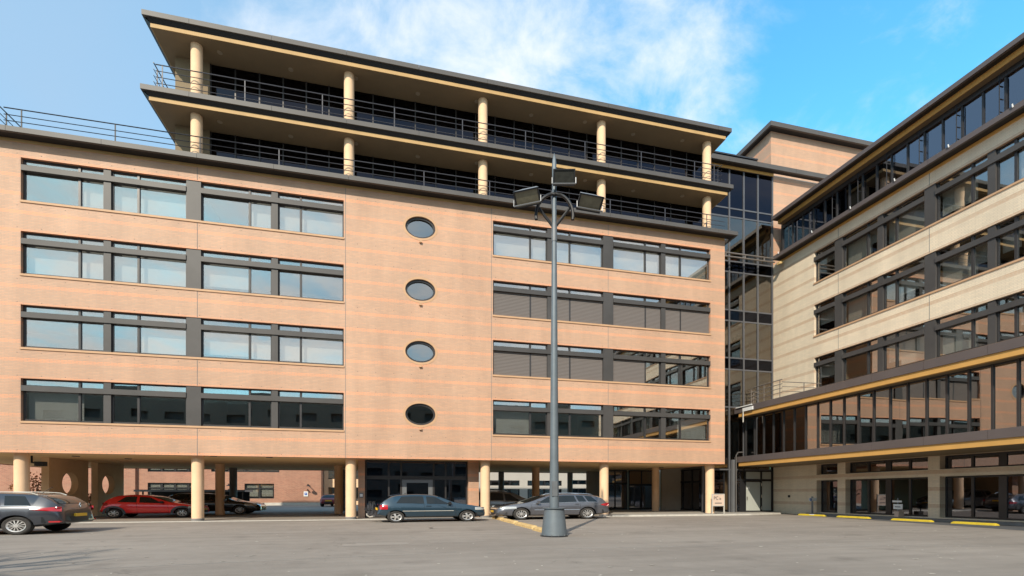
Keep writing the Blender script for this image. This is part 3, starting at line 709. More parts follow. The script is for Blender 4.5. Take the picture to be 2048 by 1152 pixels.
# ------------------------------------------------------------------ right wing
WX = 27.5; FW = ('X', WX)
K = thing('office_wing', (30, 15, 0), 'cream brick office wing on the right with a glazed gallery along its first floor', 'building')
Z3 = SILLS[:3]
openings = []; bays = []
per = 5.47; first = (27.24, 25.70)
y = 25.70
for k in range(5):
    p1 = y; p0 = p1-.55; yy = p0          # pier p0..p1
    b0 = yy - 4.92
    bays.append((p0, p1, b0)); y = b0
ymin = bays[-1][2]
ops = [(ymin, 27.24, z, z+HEAD) for z in Z3]
mb = MB(); wall_cells(mb, FW, -4, 30.886, 7.2, 18.5, ops); mb.build('facade_wall', 'brick_wing', K)
for z in Z3:
    window(K, FW, 25.72, 27.22, z, None, (.55 if z < 12.5 else .2,), 'pane_wing')
    for k, (p0, p1, b0) in enumerate(bays):
        MB().ubox(FW, p0+.002, p1-.002, .035, .28, z+.01, z+HEAD-.003).build('window_pier', 'anthracite2', K)
        r = (k*7+int(z)*3) % 5
        pick = [(1,.45),(1,0),(.8,0),(1,.6),(0,1)][r], [(1,.9),(.6,0),(1,0),(0,.55),(.9,.7)][r]
        window(K, FW, b0+2.62, p0-.01, z, b0+3.30, (pick[0][1], pick[0][0]), 'pane_wing')
        window(K, FW, b0+.01, b0+2.30, z, b0+1.58, pick[1], 'pane_wing')
        MB().ubox(FW, b0+2.302, b0+2.618, .05, .26, z+.01, z+HEAD-.01).build('window_pilaster', 'anthracite2', K)
        MB().ubox(FW, b0+.004, p0-.004, -.012, .145, z+1.49, z+1.755).build('shutter_box', 'anthracite2', K)
    MB().ubox(FW, 25.704, 27.24, -.03, .145, z+1.49, z+1.755).build('shutter_box', 'anthracite2', K)
    MB().ubox(FW, ymin, 27.27, -.045, .148, z-.07, z+.03).build('window_sill', 'sill', K)
for z in (14.72, 11.17, 7.62):
    P('interior_floor', 'interior_floor', K, WX+.32, 40, -4, 30.8, z-.35, z); P('interior_ceiling', 'ceiling', K, WX+.32, 40, -4, 30.8, z+3.02, z+3.08)
    P('interior_wall', 'interior', K, WX+5, WX+5.1, -4, 30.8, z+.002, z+3.018)
    for q in (25.4, 19.9, 14.5, 9): P('interior_partition', 'interior', K, WX+.32, WX+4.99, q-.05, q+.05, z+.002, z+3.018)
for q in (25.4, 19.95):
    for z in (10.62, 14.17): P('expansion_joint', 'concrete_dark', K, WX-.008, WX, q-.012, q+.012, z, z+1.36)
    P('expansion_joint', 'concrete_dark', K, WX-.008, WX, q-.012, q+.012, 17.7, 18.37)
coping(K, FW, -4, 30.3, -.6, 18.51, 18.77, -.45, [27.7, 23.6, 19.6, 15.6, 11.6, 7.6], 'coping_brown')
P('coping_underside', 'black', K, WX-.448, WX-.002, -4, 30.28, 18.515, 18.56); P('coping_top', 'coping_brown', K, WX-.448, WX+.4, -4, 30.28, 18.562, 18.75)
P('coping_band', 'yellow', K, WX-.04, WX-.002, -4, 30.25, 18.36, 18.513)
for q in (29.7, 26.8, 24.0, 21.3, 18.6, 16.0):
    MB().tube([(WX-.62, q, 18.70), (WX-.66, q, 18.84)], .03, 8).build('coping_lamp', 'white', K)
# top floor glazing and roof
FG = ('X', WX+.35)
gm = MB(); ys = [30.3-.898*k for k in range(36)]
for k, q in enumerate(ys): gm.ubox(FG, q-.04, q+.04, -.06, .06, 18.6, 20.93)
gm.ubox(FG, -1.2, 30.4, .061, .1, 18.6, 18.8)
gm.ubox(FG, -1.2, 30.4, -.1, .12, 20.93, 21.2)
gw = gm.build('gallery_glazing', 'anthracite', K)
for a, b in zip(ys, ys[1:]): MB().ubox(FG, b+.04, a-.04, 0, .012, 18.6, 20.93).build('pane', 'pane_dark', gw)
for k, q in enumerate(ys):
    if k % 2 == 1:
        br = MB().tube([(WX+.05, q+.08, 18.75), (WX+.05, q+.08, 21.0)], .022, 6).build('sunshade_rod', 'rail_dark', K)
        for z in (19.3, 19.9, 20.5): MB().box(WX+.05, WX+.3, q+.06, q+.10, z, z+.03).build('rod_bracket', 'rail_dark', br)
P('top_floor_back', 'interior', K, WX+4, WX+4.1, -4, 30.3, 18.6, 21.2); P('top_floor_slab', 'interior_floor', K, WX+.45, 44, -4, 30.3, 18.45, 18.58)
for k in range(6): MB().lathe([(.28, 18.58), (.28, 21.2)], (WX+1.6, 27.6-5.4*k, 0), 20).build('column', 'white_wall', K)
coping(K, FW, -4, 30.3, -.6, 21.48, 21.72, -.45, [27.7, 23.6, 19.6, 15.6, 11.6, 7.6], 'coping_brown', 'roof_edge')
P('roof_end', 'coping_brown', K, WX-.59, 44, 30.302, 30.4, 21.48, 21.72)
P('roof_underside', 'black', K, WX-.448, WX-.15, -4, 30.28, 21.484, 21.53); P('roof_top', 'concrete_dark', K, WX-.44, 44, -4, 30.28, 21.54, 21.70)
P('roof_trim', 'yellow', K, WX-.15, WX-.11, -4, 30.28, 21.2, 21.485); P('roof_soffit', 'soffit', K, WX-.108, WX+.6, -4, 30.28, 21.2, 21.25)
P('end_wall', 'black', K, WX+.3, 44, 30.31, 30.45, 18.5, 21.47)
P('rear_wall', 'brick_wing', K, 44, 44.3, -4, 30.8, 0, 21.47); P('south_wall', 'brick_wing', K, WX, 44, -4.3, -4.002, 0, 18.5); P('south_wall', 'brick_wing', K, WX+.35, 44, -4.3, -4.002, 18.5, 21.47)
P('end_wall', 'black', K, WX+.002, 44, 30.89, 31.2, 0, 18.4)
# gallery (first floor) with its two canopies
GX = 24.85
def canopy(zt, xo, y1, xin):
    seams = [25.9, 23.1, 20.3, 17.75, 15.2, 12.6, 10, 7]
    us = [-4] + sorted(s_ for s_ in seams) + [y1]
    for a, b in zip(us, us[1:]): P('canopy_edge', 'coping_brown', K, xo, xo+.12, a+.006, b-.006, zt-.40, zt)
    P('canopy_trim', 'yellow', K, xo+.06, xo+.30, -4, y1-.3, zt-.68, zt-.402)
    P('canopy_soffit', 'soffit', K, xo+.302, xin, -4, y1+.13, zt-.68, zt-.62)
    P('canopy_deck', 'concrete_dark', K, xo+.122, WX-.004, -4, y1, zt-.39, zt-.03)
    P('canopy_end', 'coping_brown', K, xo, WX-.03, y1+.001, y1+.08, zt-.40, zt)
canopy(7.64, 24.1, 30.75, GX+.3); canopy(4.10, 24.1, 30.75, WX+.45)
gm = MB(); ys = [30.55] + [29.65-.886*k for k in range(34)]
for q in ys: gm.box(GX-.06, GX+.06, q-.045, q+.045, 4.07, 6.957)
for a, b in zip(ys, ys[1:]):
    gm.box(GX-.03, GX+.05, b+.046, a-.046, 4.07, 4.16); gm.box(GX-.03, GX+.05, b+.046, a-.046, 6.87, 6.957)
gw = gm.build('gallery_glazing', 'anthracite', K)
for a, b in zip(ys, ys[1:]): MB().box(GX, GX+.012, b+.046, a-.046, 4.16, 6.87).build('pane', 'pane_gallery', gw)
P('gallery_back', 'interior', K, WX+.3, WX+.4, -4, 30.7, 4.08, 6.9); P('gallery_ceiling', 'ceiling', K, GX+.1, WX+.3, -4, 30.7, 6.9, 6.95)
P('gallery_floor', 'interior_floor', K, GX+.1, WX+.3, -4, 30.7, 4.075, 4.11)
# terrace railing in the corner
railing(K, [(24.45, 26.7), (24.45, 29.2), (24.9, 30.3), (25.9, 30.65)], 7.64, (1.22, .93, .66, .38), [(24.45, 26.9), (24.45, 28.3), (24.62, 29.7), (25.5, 30.55)], .022, 'rail_warm', .03)
railing(K, [(24.45, 26.7), (27.3, 26.5)], 7.64, (1.05, .75, .45), [(26.0, 26.55), (27.1, 26.5)], .02, 'rail_warm', .026)
br = MB().box(24.02, 24.098, 29.0, 30.6, 7.60, 7.66).box(24.03, 24.097, 28.9, 29.9, 7.26, 7.5).build('canopy_bracket', 'white', K)
MB().tube([(24.05, 29.85, 7.3), (24.05, 29.85, 6.5)], .04, 8).build('bracket_pipe', 'concrete', br)
# ground floor wall with recessed windows
gops = [(25.46, 27.05, .2, 2.33), (25.46, 27.05, 2.70, 3.40), (20.02, 24.9, .2, 2.33), (20.02, 24.9, 2.70, 3.40), (14.5, 19.45, .2, 2.33), (14.5, 19.45, 2.70, 3.40), (8.5, 13.9, .2, 2.33), (8.5, 13.9, 2.70, 3.40)]
mb = MB(); wall_cells(mb, FW, -4, 30.886, .0, 3.418, gops, .5); mb.build('ground_floor_wall', 'brick_wing', K)
P('wall_base', 'concrete_dark', K, WX-.55, WX-.002, -4, 27.4, -.05, .14)
P('ground_floor_backing', 'interior', K, WX+3.4, WX+3.5, -4, 30.8, 0, 3.41)
P('ground_floor_slab', 'interior_floor', K, WX+.5, WX+3.4, -4, 30.8, .05, .12)
for h in gops:
    fm = MB(); a, b, e, f = h; n_ = 1 if b-a < 2 else 4
    fm.ubox(FW, a+.001, b-.001, .38, .46, e+.001, e+.09); fm.ubox(FW, a+.001, b-.001, .38, .46, f-.09, f-.001)
    for k in range(n_+1):
        u = a + (b-a)*k/n_; wd = .16 if k in (2,) else .06
        fm.ubox(FW, max(a+.001, u-wd), min(b-.001, u+wd), .37, .47, e+.091, f-.091)
    w = fm.build('ground_floor_window', 'anthracite', K)
    for k in range(n_):
        MB().ubox(FW, a+(b-a)*k/n_+.06, a+(b-a)*(k+1)/n_-.06, .42, .432, e+.09, f-.09).build('pane', 'pane_dark', w)
    if f > 3 and n_ == 4: MB().ubox(FW, a+.5, a+1.6, .5, .51, e+.12, f-.12).build('ceiling_panel', 'white', w)

# ------------------------------------------------------------------ buildings seen through the undercroft
BR = thing('brick_office', (-22, 70, 0), 'low red brick office behind the columns with dark framed windows', 'building')
FB = ('Y', 66.0)
bops = [(-28.2, -22.6, .95, 2.75), (-17.84, -14.5, .86, 2.70), (-28.2, -22.6, 4.05, 5.9), (-21.5, -13.9, 4.12, 5.9), (-38, -35, 4.1, 5.9)]
mb = MB(); wall_cells(mb, FB, -70, -9.0, .3, 8.2, bops, .35); mb.build('facade_wall', 'brick_red', BR)
P('side_wall', 'brick_red', BR, -9.35, -9.0, 66.352, 80, .3, 8.2); P('plinth', 'concrete', BR, -70, -8.95, 65.9, 65.998, 0, .34)
P('facade_bay', 'brick_red', BR, -31.05, -29.3, 65.6, 65.998, .35, 8.2); P('roof_slab', 'coping', BR, -70, -8.8, 65.7, 80, 8.2, 8.45)
P('inner_wall', 'interior', BR, -69, -10, 68.5, 68.6, .3, 8.1)
for a, b, e, f in bops:
    fm = MB(); n_ = 2 if b-a < 4 else 4
    for k in range(n_+1): fm.ubox(FB, max(a+.001, a+(b-a)*k/n_-.1), min(b-.001, a+(b-a)*k/n_+.1), .15, .25, e+.002, f-.002)
    for k in range(n_):
        u0, u1 = a+(b-a)*k/n_+.1, a+(b-a)*(k+1)/n_-.1
        for p, q in ((e+.002, e+.1), (f-.65, f-.52), (f-.1, f-.002)): fm.ubox(FB, u0, u1, .15, .25, p, q)
    w = fm.build('window', 'black', BR)
    for k in range(n_):
        u0, u1 = a+(b-a)*k/n_+.1, a+(b-a)*(k+1)/n_-.1
        MB().ubox(FB, u0, u1, .2, .21, e+.1, f-.1).build('pane', 'pane_wing', w); MB().ubox(FB, u0+.1, u1-.1, .3, .31, e+.25, f-.15).build('blind', 'blind_white', w)
CB = thing('cream_office', (-5, 74, 0), 'cream rendered building with a dark passage beside the red brick office', 'building')
mb = MB(); wall_cells(mb, ('Y', 68.0), -8.9, 2, 0, 8, [(-8.4, -6.6, .3, 2.3), (-8.4, -6.4, 3.4, 5), (-5.5, -2, 3.4, 5), (-5.5, -2, .5, 2.3)], .3); mb.build('facade_wall', 'cream', CB)
for a, b, e, f in ((-8.4, -6.4, 3.4, 5), (-5.5, -2, 3.4, 5), (-8.4, -6.6, .3, 2.3), (-5.5, -2, .5, 2.3)):
    w = MB().box(a, b, 68.2, 68.25, e, e+.1).box((a+b)/2-.06, (a+b)/2+.06, 68.2, 68.25, e+.1, f).build('window', 'black', CB); P('pane', 'pane_wing', w, a, b, 68.26, 68.27, e, f)
P('inner_wall', 'interior', CB, -8.8, 2, 70, 70.1, 0, 8)
WB = thing('white_office', (20, 70, 0), 'white clad office seen between the right hand columns with reddish window bands', 'building')
wops = [(11.2, 16.5, 2.55, 3.25), (17.6, 22.5, 2.55, 3.25), (23.8, 28.5, 2.75, 3.35), (11.2, 16.5, .8, 2.1), (17.6, 22.5, .8, 2.1), (23.8, 28.5, .8, 2.2), (8, 10.6, .8, 2.1), (8, 10.6, 2.55, 3.25)]
mb = MB(); wall_cells(mb, ('Y', 64.0), 6, 40, 0, 9, wops, .3); mb.build('facade_wall', 'white_wall', WB)
P('inner_wall', 'brick_red', WB, 6.1, 39.9, 65.2, 65.3, 0, 8.9); P('roof_slab', 'coping', WB, 6, 40, 63.9, 78, 9, 9.2)
for a, b, e, f in wops:
    fm = MB()
    for k in range(5): u = a+(b-a)*k/4; fm.box(max(a+.001, u-.12), min(b-.001, u+.12), 64.1, 64.2, e, f)
    fm.box(a+.001, b-.001, 64.201, 64.22, e, e+.08); w = fm.build('window', 'black', WB); P('pane', 'pane_dark', w, a, b, 64.23, 64.24, e+.08, f)
# brown building across the car park, behind the camera (it shows in the windows)
NB = thing('brown_office', (5, -52, 0), 'dark brown brick building across the car park, mirrored in the lowest windows', 'building')
nops = [(x, x+3.2, z, z+1.5) for x in range(-150, 58, 6) for z in (1.2, 4.8, 8.4, 12, 15.6)]
mb = MB(); wall_cells(mb, ('Y', -46.0), -160, 62, 0, 20, nops, .3)
mb.build('facade_wall', 'brick_dark', NB); P('roof_slab', 'coping_brown', NB, -160, 62, -60, -45.8, 20, 20.3); P('inner_wall', 'black', NB, -160, 62, -46.8, -46.7, 0, 19.9)

# ------------------------------------------------------------------ lamp mast
mx, my = 5.25, 15.7
LM = thing('lamp_mast', (mx, my, 0), 'tall grey lamp mast with three floodlights on a conical steel base', 'lamp post')
MB().lathe([(.47, 0), (.47, .03), (.44, .04)], (mx, my, 0), 32).build('base_plate', 'black', LM)
MB().lathe([(.435, .04), (.335, .93), (.33, .935)], (mx, my, 0), 32).build('base_cone', 'pole', LM)
P('access_door', 'pole_dark', LM, mx-.12, mx+.06, my-.172, my-.10, 1.35, 1.85)
for k in range(12): MB().lathe([(.022, .03), (.022, .075), (.001, .08)], (mx+.452*math.cos(k*.5236), my+.452*math.sin(k*.5236), 0), 6).build('anchor_bolt', 'pole_dark', LM)
MB().lathe([(.40, .936), (.40, .96), (.17, .965)], (mx, my, 0), 32).build('base_collar', 'pole', LM)
MB().lathe([(.160, .966), (.112, 6.6), (.083, 9.97)], (mx, my, 0), 24).build('lower_mast', 'pole', LM)
MB().lathe([(.078, 9.965), (.074, 12.55), (.060, 12.7), (.001, 12.93)], (mx, my, 0), 24).build('upper_mast', 'pole', LM)
MB().lathe([(.095, 9.93), (.095, 10.55), (.08, 10.56)], (mx, my, 0), 24).build('mast_sleeve', 'pole_dark', LM)
cx_ = Vector((mx, my, 0)); e1 = Vector((.972, -.234, 0)); e2 = Vector((.234, .972, 0))
arc = MB().tube([cx_ + e1*(.62*math.cos(a)) + e2*(-.12) + Vector((0, 0, 10.75 + .72*math.sin(a))) for a in [R(-12+204*k/24) for k in range(25)]], .055, 8)
arc.build('ring_arm', 'black', LM)
for s_ in (-1, 1):
    MB().tube([cx_ + Vector((0, 0, 10.45)) + e1*s_*.05, cx_ + e1*s_*.55 + Vector((0, 0, 11.1))], .05, 8).build('brace', 'black', LM)
def flood(root, c, fwd, tilt, w=.62, h=.42, d=.36, lens='lens'):
    """box floodlight: wide front glass, housing narrowing to the rear"""
    f = Vector(fwd).normalized(); f = (f*math.cos(tilt) + Vector((0,0,-1))*math.sin(tilt)).normalized()
    sx_ = f.cross(Vector((0,0,1))).normalized(); up = sx_.cross(f).normalized(); c = Vector(c)
    fr_ = [c + sx_*a*w/2 + up*b*h/2 for a, b in ((-1,-1),(1,-1),(1,1),(-1,1))]
    bk = [c - f*d + sx_*a*w*.28 + up*(b*h*.26+.03) for a, b in ((-1,-1),(1,-1),(1,1),(-1,1))]
    hs = MB().hexa(fr_ + bk).build('floodlight_head', 'reflector', root)
    fr2 = [c + f*.006 + sx_*a*w*.44 + up*b*h*.42 for a, b in ((-1,-1),(1,-1),(1,1),(-1,1))]
    MB().add(fr2, [(0,1,2,3)]).build('lens', lens, hs)
    bz = MB()
    for a0, a1, b0, b1 in ((-.5,.5,-.5,-.42),(-.5,.5,.42,.5),(-.5,-.44,-.42,.42),(.44,.5,-.42,.42)):
        q = [c + sx_*a*w + up*b*h + f*e for e in (0, .03) for a, b in ((a0,b0),(a1,b0),(a1,b1),(a0,b1))]
        bz.hexa(q)
    bz.build('bezel', 'black', hs)
    yk = MB()
    for s_ in (-1, 1): yk.tube([c + sx_*s_*(w/2+.03), c + sx_*s_*(w/2+.03) - Vector((0,0,.20))], .018, 6)
    yk.tube([c + sx_*(w/2+.03) - Vector((0,0,.20)), c - sx_*(w/2+.03) - Vector((0,0,.20))], .022, 6)
    yk.build('yoke', 'steel', hs)
flood(LM, (mx+.20, my-.42, 11.86), (-.25, -1, 0), R(24), .72, .48, .36, 'lens_dark')
flood(LM, (mx-1.02, my-.28, 11.10), (-.58, -.9, 0), R(46), .86, .50, .50)
flood(LM, (mx+1.06, my-.55, 11.06), (.05, -1, 0), R(46), .86, .50, .50)

# ------------------------------------------------------------------ kerb stones and wheel stops
def stone(name, mat, x, y0, y1, w, h, bev, label, group, cat):
    v = []
    for z, b in ((0, 0), (h*.6, bev*.3), (h, bev)):
        v += [(x-w/2+b*.6, y0+b, z), (x+w/2-b*.6, y0+b, z), (x+w/2-b*.6, y1-b, z), (x-w/2+b*.6, y1-b, z)]
    f = [(3,2,1,0)]
    for i in range(2):
        for k in range(4): f.append((i*4+k, i*4+(k+1) % 4, i*4+4+(k+1) % 4, i*4+4+k))
    f.append((8,9,10,11))
    return tag(MB().add(v, f).build(name, mat, None, (x, (y0+y1)/2, 0)), label, cat, group)
kl = ['worn yellow kerb stone right beside the lamp mast base', 'long worn yellow kerb stone, second from the lamp mast', 'worn yellow kerb stone in the middle of the row, third from the lamp mast', 'short yellow kerb stone by the front wheel of the grey estate', 'farthest yellow kerb stone under the nose of the grey estate']
for k, (x, a, b) in enumerate(((5.42, 16.3, 18.45), (5.52, 18.95, 21.85), (5.62, 22.45, 25.3), (5.70, 25.85, 26.9), (5.68, 27.2, 28.0))):
    stone('kerb_stone', 'kerb', x, a, b, .30, .14, .10, kl[k], 'yellow kerb stones beside the lamp mast', 'kerb stone')
wl = ['yellow wheel stop with a white patch by the parking sign', 'yellow wheel stop in front of the first brick pier', 'yellow wheel stop in front of the wide ground floor window', 'nearest yellow wheel stop at the right edge of the car park']
for k, (x, a, b) in enumerate(((26.42, 25.35, 27.35), (26.4, 22.35, 24.4), (26.3, 18.95, 20.95), (26.2, 16.15, 17.95))):
    o = stone('wheel_stop', 'stop', x, a, b, .30, .105, .10, wl[k], 'yellow wheel stops along the wing', 'wheel stop')
    if k == 0: P('white_patch', 'white', o, x-.13, x+.13, 26.1, 26.42, .04, .108)

# ------------------------------------------------------------------ cars
def spl(pts, xs):
    px = np.array([p[0] for p in pts], float); pz = np.array([p[1] for p in pts], float)
    n = len(px); m = np.zeros(n)
    d = np.diff(pz)/np.maximum(np.diff(px), 1e-6)
    m[1:-1] = [0 if d[i]*d[i+1] <= 0 else 2*d[i]*d[i+1]/(d[i]+d[i+1]) for i in range(n-2)]; m[0], m[-1] = d[0], d[-1]
    xs = np.clip(np.asarray(xs, float), px[0], px[-1]); k = np.clip(np.searchsorted(px, xs)-1, 0, n-2)
    h = px[k+1]-px[k]; t = (xs-px[k])/h
    return (2*t**3-3*t**2+1)*pz[k] + (t**3-2*t**2+t)*h*m[k] + (-2*t**3+3*t**2)*pz[k+1] + (t**3-t**2)*h*m[k+1]

def car(name, label, loc, yaw, c, group=None):
    root = thing(name, loc, label, 'car', group, yaw); root['_o'] = Vector((0,0,0)); root.rotation_euler = (0,0,yaw)
    L, Wd, sx_, sy_ = c['L'], c['W'], c['sx'], 1.33
    fa, ra, wr_ = c['fa'], c['ra'], c['wr']; mid = (fa+ra)/2
    TOP, BELT = c['top'], c['belt']
    def wid(x):
        return float(spl([(0, .70), (.06, .80), (.25, .925), (.7, .985), (1.4, 1), (L-1.2, 1), (L-.5, .975), (L-.12, .90), (L, .80)], [x])[0])*Wd/2
    def sec(x):
        zt = float(spl(TOP, [x])[0]); zb = min(float(spl(BELT, [x])[0]), zt-.015); zs = float(spl(c['sill'], [x])[0])
        zs = min(zs, zb-.1); w = wid(x)
        t = max(0.0, min(1.0, (zt-zb)/.45)); wr = (w-.05)*(1-t) + (w*.735)*t; rise = zt-zb
        return [(0, zs+.02), (w-.13, zs), (w-.03, zs+.07), (w, zs+.45*(zb-zs)), (w-.012, zb-.12*min(1, (zb-zs)/.4)), (w-.045, zb),
                (wr, zb+rise*.86), (wr-.10*min(1, wr), zb+rise*.965), (wr*.5, zb+rise*.993), (0, zt)]
    X = lambda u: (mid-u)*sx_
    xs = sorted(set([round(L*k/60, 4) for k in range(61)] + [.02, .05, .09, L-.02, L-.05, L-.09]))
    mb = MB(); rings = []
    for x in xs:
        s_ = sec(x); ring = [(X(x), y*sy_, z) for y, z in s_] + [(X(x), -y*sy_, z) for y, z in s_[-2:0:-1]]
        rings.append(ring)
    n = len(rings[0]); v = [p for r in rings for p in r]; f = []
    for i in range(len(rings)-1):
        for k in range(n): f.append((i*n+k, (i+1)*n+k, (i+1)*n+(k+1) % n, i*n+(k+1) % n))
    f.append(tuple(range(n))); f.append(tuple((len(rings)-1)*n+k for k in range(n))[::-1])
    mb.add(v, f, True); body = mb.build('body', c['paint'], root, auto=32)
    # cut the wheel arches
    cut = MB()
    for u in (fa, ra):
        for s_ in (-1, 1):
            vv = []; m_ = 28; r_ = wr_+.045
            for yv in (Wd/2*sy_+.3, (Wd/2-.30)*sy_):
                vv += [(X(u)+r_*sx_*math.cos(2*math.pi*k/m_), s_*yv, wr_+.01+r_*math.sin(2*math.pi*k/m_)) for k in range(m_)]
            ff = [(k, (k+1) % m_, m_+(k+1) % m_, m_+k) for k in range(m_)] + [tuple(range(m_))[::-1], tuple(range(m_, 2*m_))]
            if s_ > 0: ff = [q[::-1] for q in ff]
            cut.add(vv, ff)
    co = cut.build('wheel_arch_cutter', 'plastic')
    bm = bmesh.new(); bm.from_mesh(co.data); bmesh.ops.recalc_face_normals(bm, faces=bm.faces); bm.to_mesh(co.data); bm.free()
    bm = bmesh.new(); bm.from_mesh(body.data); bmesh.ops.recalc_face_normals(bm, faces=bm.faces); bm.to_mesh(body.data); bm.free()
    body.data.materials.append(M['plastic'])
    co.parent = root
    md = body.modifiers.new('arches', 'BOOLEAN'); md.object = co; md.operation = 'DIFFERENCE'; md.solver = 'EXACT'
    try: md.material_mode = 'TRANSFER'
    except Exception: pass
    bpy.context.view_layer.update()
    dg = bpy.context.evaluated_depsgraph_get(); nm = bpy.data.meshes.new_from_object(body.evaluated_get(dg))
    body.modifiers.clear(); old = body.data; body.data = nm; nm.name = 'body'
    bpy.data.objects.remove(co)
    # patches lying on the body shell
    def side(x, t, s_, off=.010, lo=5, hi=6):
        a = sec(x); (y0, z0), (y1, z1) = a[lo], a[hi]
        return (X(x), s_*((y0+(y1-y0)*t)*sy_+off), z0+(z1-z0)*t)
    def sidez(x, z, s_, off=.010):
        a = sec(x)[2:7]
        for (y0, z0), (y1, z1) in zip(a, a[1:]):
            if z0 <= z <= z1: return (X(x), s_*((y0+(y1-y0)*(z-z0)/max(1e-6, z1-z0))*sy_+off), z)
        return (X(x), s_*(a[0][0]*sy_+off), z)
    def grid(fn, nu, nv):
        g_ = MB(); g_.add([fn(i/nu, j/nv) for j in range(nv+1) for i in range(nu+1)],
              [(j*(nu+1)+i, j*(nu+1)+i+1, (j+1)*(nu+1)+i+1, (j+1)*(nu+1)+i) for j in range(nv) for i in range(nu)], True)
        return g_
    def topp(x, q, off=.012, span=.97):
        a = sec(x)[6:]; qa = abs(q)*span; ys_ = [p[0] for p in a]
        y = qa*a[0][0]; s_ = 1 if q >= 0 else -1
        for (y0, z0), (y1, z1) in zip(a, a[1:]):
            if y1 <= y <= y0+1e-9:
                z = z0+(z1-z0)*((y0-y)/max(1e-6, y0-y1)); break
        else: z = a[0][1]
        return X(x), s_*y*sy_, z
    def toppatch(u0, u1, name_, mat, par, q=1.0, off=.010, nu=10):
        def fn(i, j):
            x = u0+(u1-u0)*i; p = Vector(topp(x, (2*j-1)*q)); a = Vector(topp(x-.01, (2*j-1)*q)); b = Vector(topp(x+.01, (2*j-1)*q))
            d = (b-a); nr = Vector((-d.z, 0, d.x)); nr = nr if nr.z > 0 else -nr
            nr = nr.normalized() if nr.length > 0 else Vector((0,0,1))
            return p+nr*off
        return grid(fn, nu, 16).build(name_, mat, par)
    toppatch(*c['screen'], 'windscreen', 'car_glass', root); toppatch(*c['rear'], 'rear_window', 'car_glass', root, .86)
    for s_ in (-1, 1):
        for (b0, b1, t0, t1) in c['glass']:       # x at belt (front, rear), x at roof (front, rear)
            def fn(i, j): 
                f_ = b0+(t0-b0)*j; r_ = b1+(t1-b1)*j; return side(f_+(r_-f_)*i, .07+.84*j, s_)
            grid(fn, 14, 4).build('side_window', 'car_glass', root)
        if c.get('chrome'):
            pts = [side(x, .03, s_, .014) for x in np.linspace(c['chrome'][0], c['chrome'][1], 18)]
            MB().tube(pts, .011, 6).build('window_trim', 'chrome', root)
        for x in c['doors']:
            pts = [sidez(x+ (.02 if z > .6 else 0), z, s_, .003) for z in np.linspace(.30, float(spl(BELT, [x])[0])-.01, 7)]
            MB().tube(pts, .006, 4).build('door_seam', 'plastic', root)
        for x in c['handles']:
            p = sidez(x, c['hz'], s_, .02); MB().box(p[0]-.10*sx_, p[0]+.08*sx_, p[1]-.02, p[1]+.02, p[2]-.018, p[2]+.018).build('door_handle', c.get('handle_mat', c['paint']), root)
        if c.get('mould'):
            x0, x1, z, mt = c['mould']; pts = [sidez(x, z, s_, .008) for x in np.linspace(x0, x1, 14)]; MB().tube(pts, .016, 6).build('side_moulding', mt, root)
        pm = side(c['mirror'], .10, s_, .12)
        mbm = MB(); mbm.hexa([(pm[0]-.06, pm[1]-.10, pm[2]-.01), (pm[0]+.10, pm[1]-.08, pm[2]), (pm[0]+.10, pm[1]+.08, pm[2]), (pm[0]-.06, pm[1]+.10, pm[2]-.01), (pm[0]-.07, pm[1]-.11, pm[2]+.12), (pm[0]+.04, pm[1]-.09, pm[2]+.13), (pm[0]+.04, pm[1]+.09, pm[2]+.13), (pm[0]-.07, pm[1]+.11, pm[2]+.12)])
        mbm.build('wing_mirror', c.get('mirror_mat', c['paint']), root)
        # lamps as patches round the corners
        for nm_, mt, (x0, x1, z0, z1) in (('headlight', 'clear_lamp', c['head']), ('tail_light', 'red_lamp', c['tail'])):
            def fn(i, j):
                x = x0+(x1-x0)*i; za = z0+(z1-z0)*j
                if c.get('tailtaper') and nm_ == 'tail_light': za = (z0+z1)/2 + (za-(z0+z1)/2)*(.12+.88*(i if x1 > x0 else 1-i)**.7)
                return sidez(x, za, s_, .012)
            grid(fn, 10, 5).build(nm_, mt, root)
        if c.get('arch_mat'):
            for u, ends in ((fa, (0, 1)), (ra, (0, 1))):
                def fn(i, j):
                    a = R(-8+196*i); r_ = wr_+.05+.10*j; return sidez(min(L-.03, max(.03, u+r_*math.cos(a))), max(.22, wr_+.01+r_*math.sin(a)), s_, .012)
                grid(fn, 24, 3).build('wheel_arch_trim', c['arch_mat'], root)
    # lower bumper inserts and plates
    for x0, sg, nm_ in ((0, 1, 'front_bumper_insert'), (L, -1, 'rear_bumper_insert')):
        bmt = c.get('bumper_mat', 'plastic'); zs0 = float(spl(c['sill'], [x0])[0]); h_ = c.get('bump_h', .16)
        def fn(i, j):
            q = 2*i-1; ex = .42*abs(q)**4; x = x0+sg*ex; w = wid(x); y = q*wid(x0+sg*.42)*1.0
            y = math.copysign(min(abs(y), w+.0), q); return (X(x)+sg*.02*sx_, y*sy_*1.012, zs0+.03+h_*j)
        grid(fn, 20, 3).build(nm_, bmt, root)
        if nm_.startswith('front') and c.get('grille'):
            z0, z1 = c['grille']; P('grille', 'plastic', root, X(.06)-.02, X(0)+.03, -.42*sy_, .42*sy_, z0, z1)
    zp = c['plate']; P('number_plate', 'plate', root, X(L)-.05, X(L)+.02, -.26*sy_, .26*sy_, zp, zp+.11)
    P('number_plate', 'plate', root, X(0)-.02, X(0)+.04, -.26*sy_, .26*sy_, c.get('fplate', .42), c.get('fplate', .42)+.11)
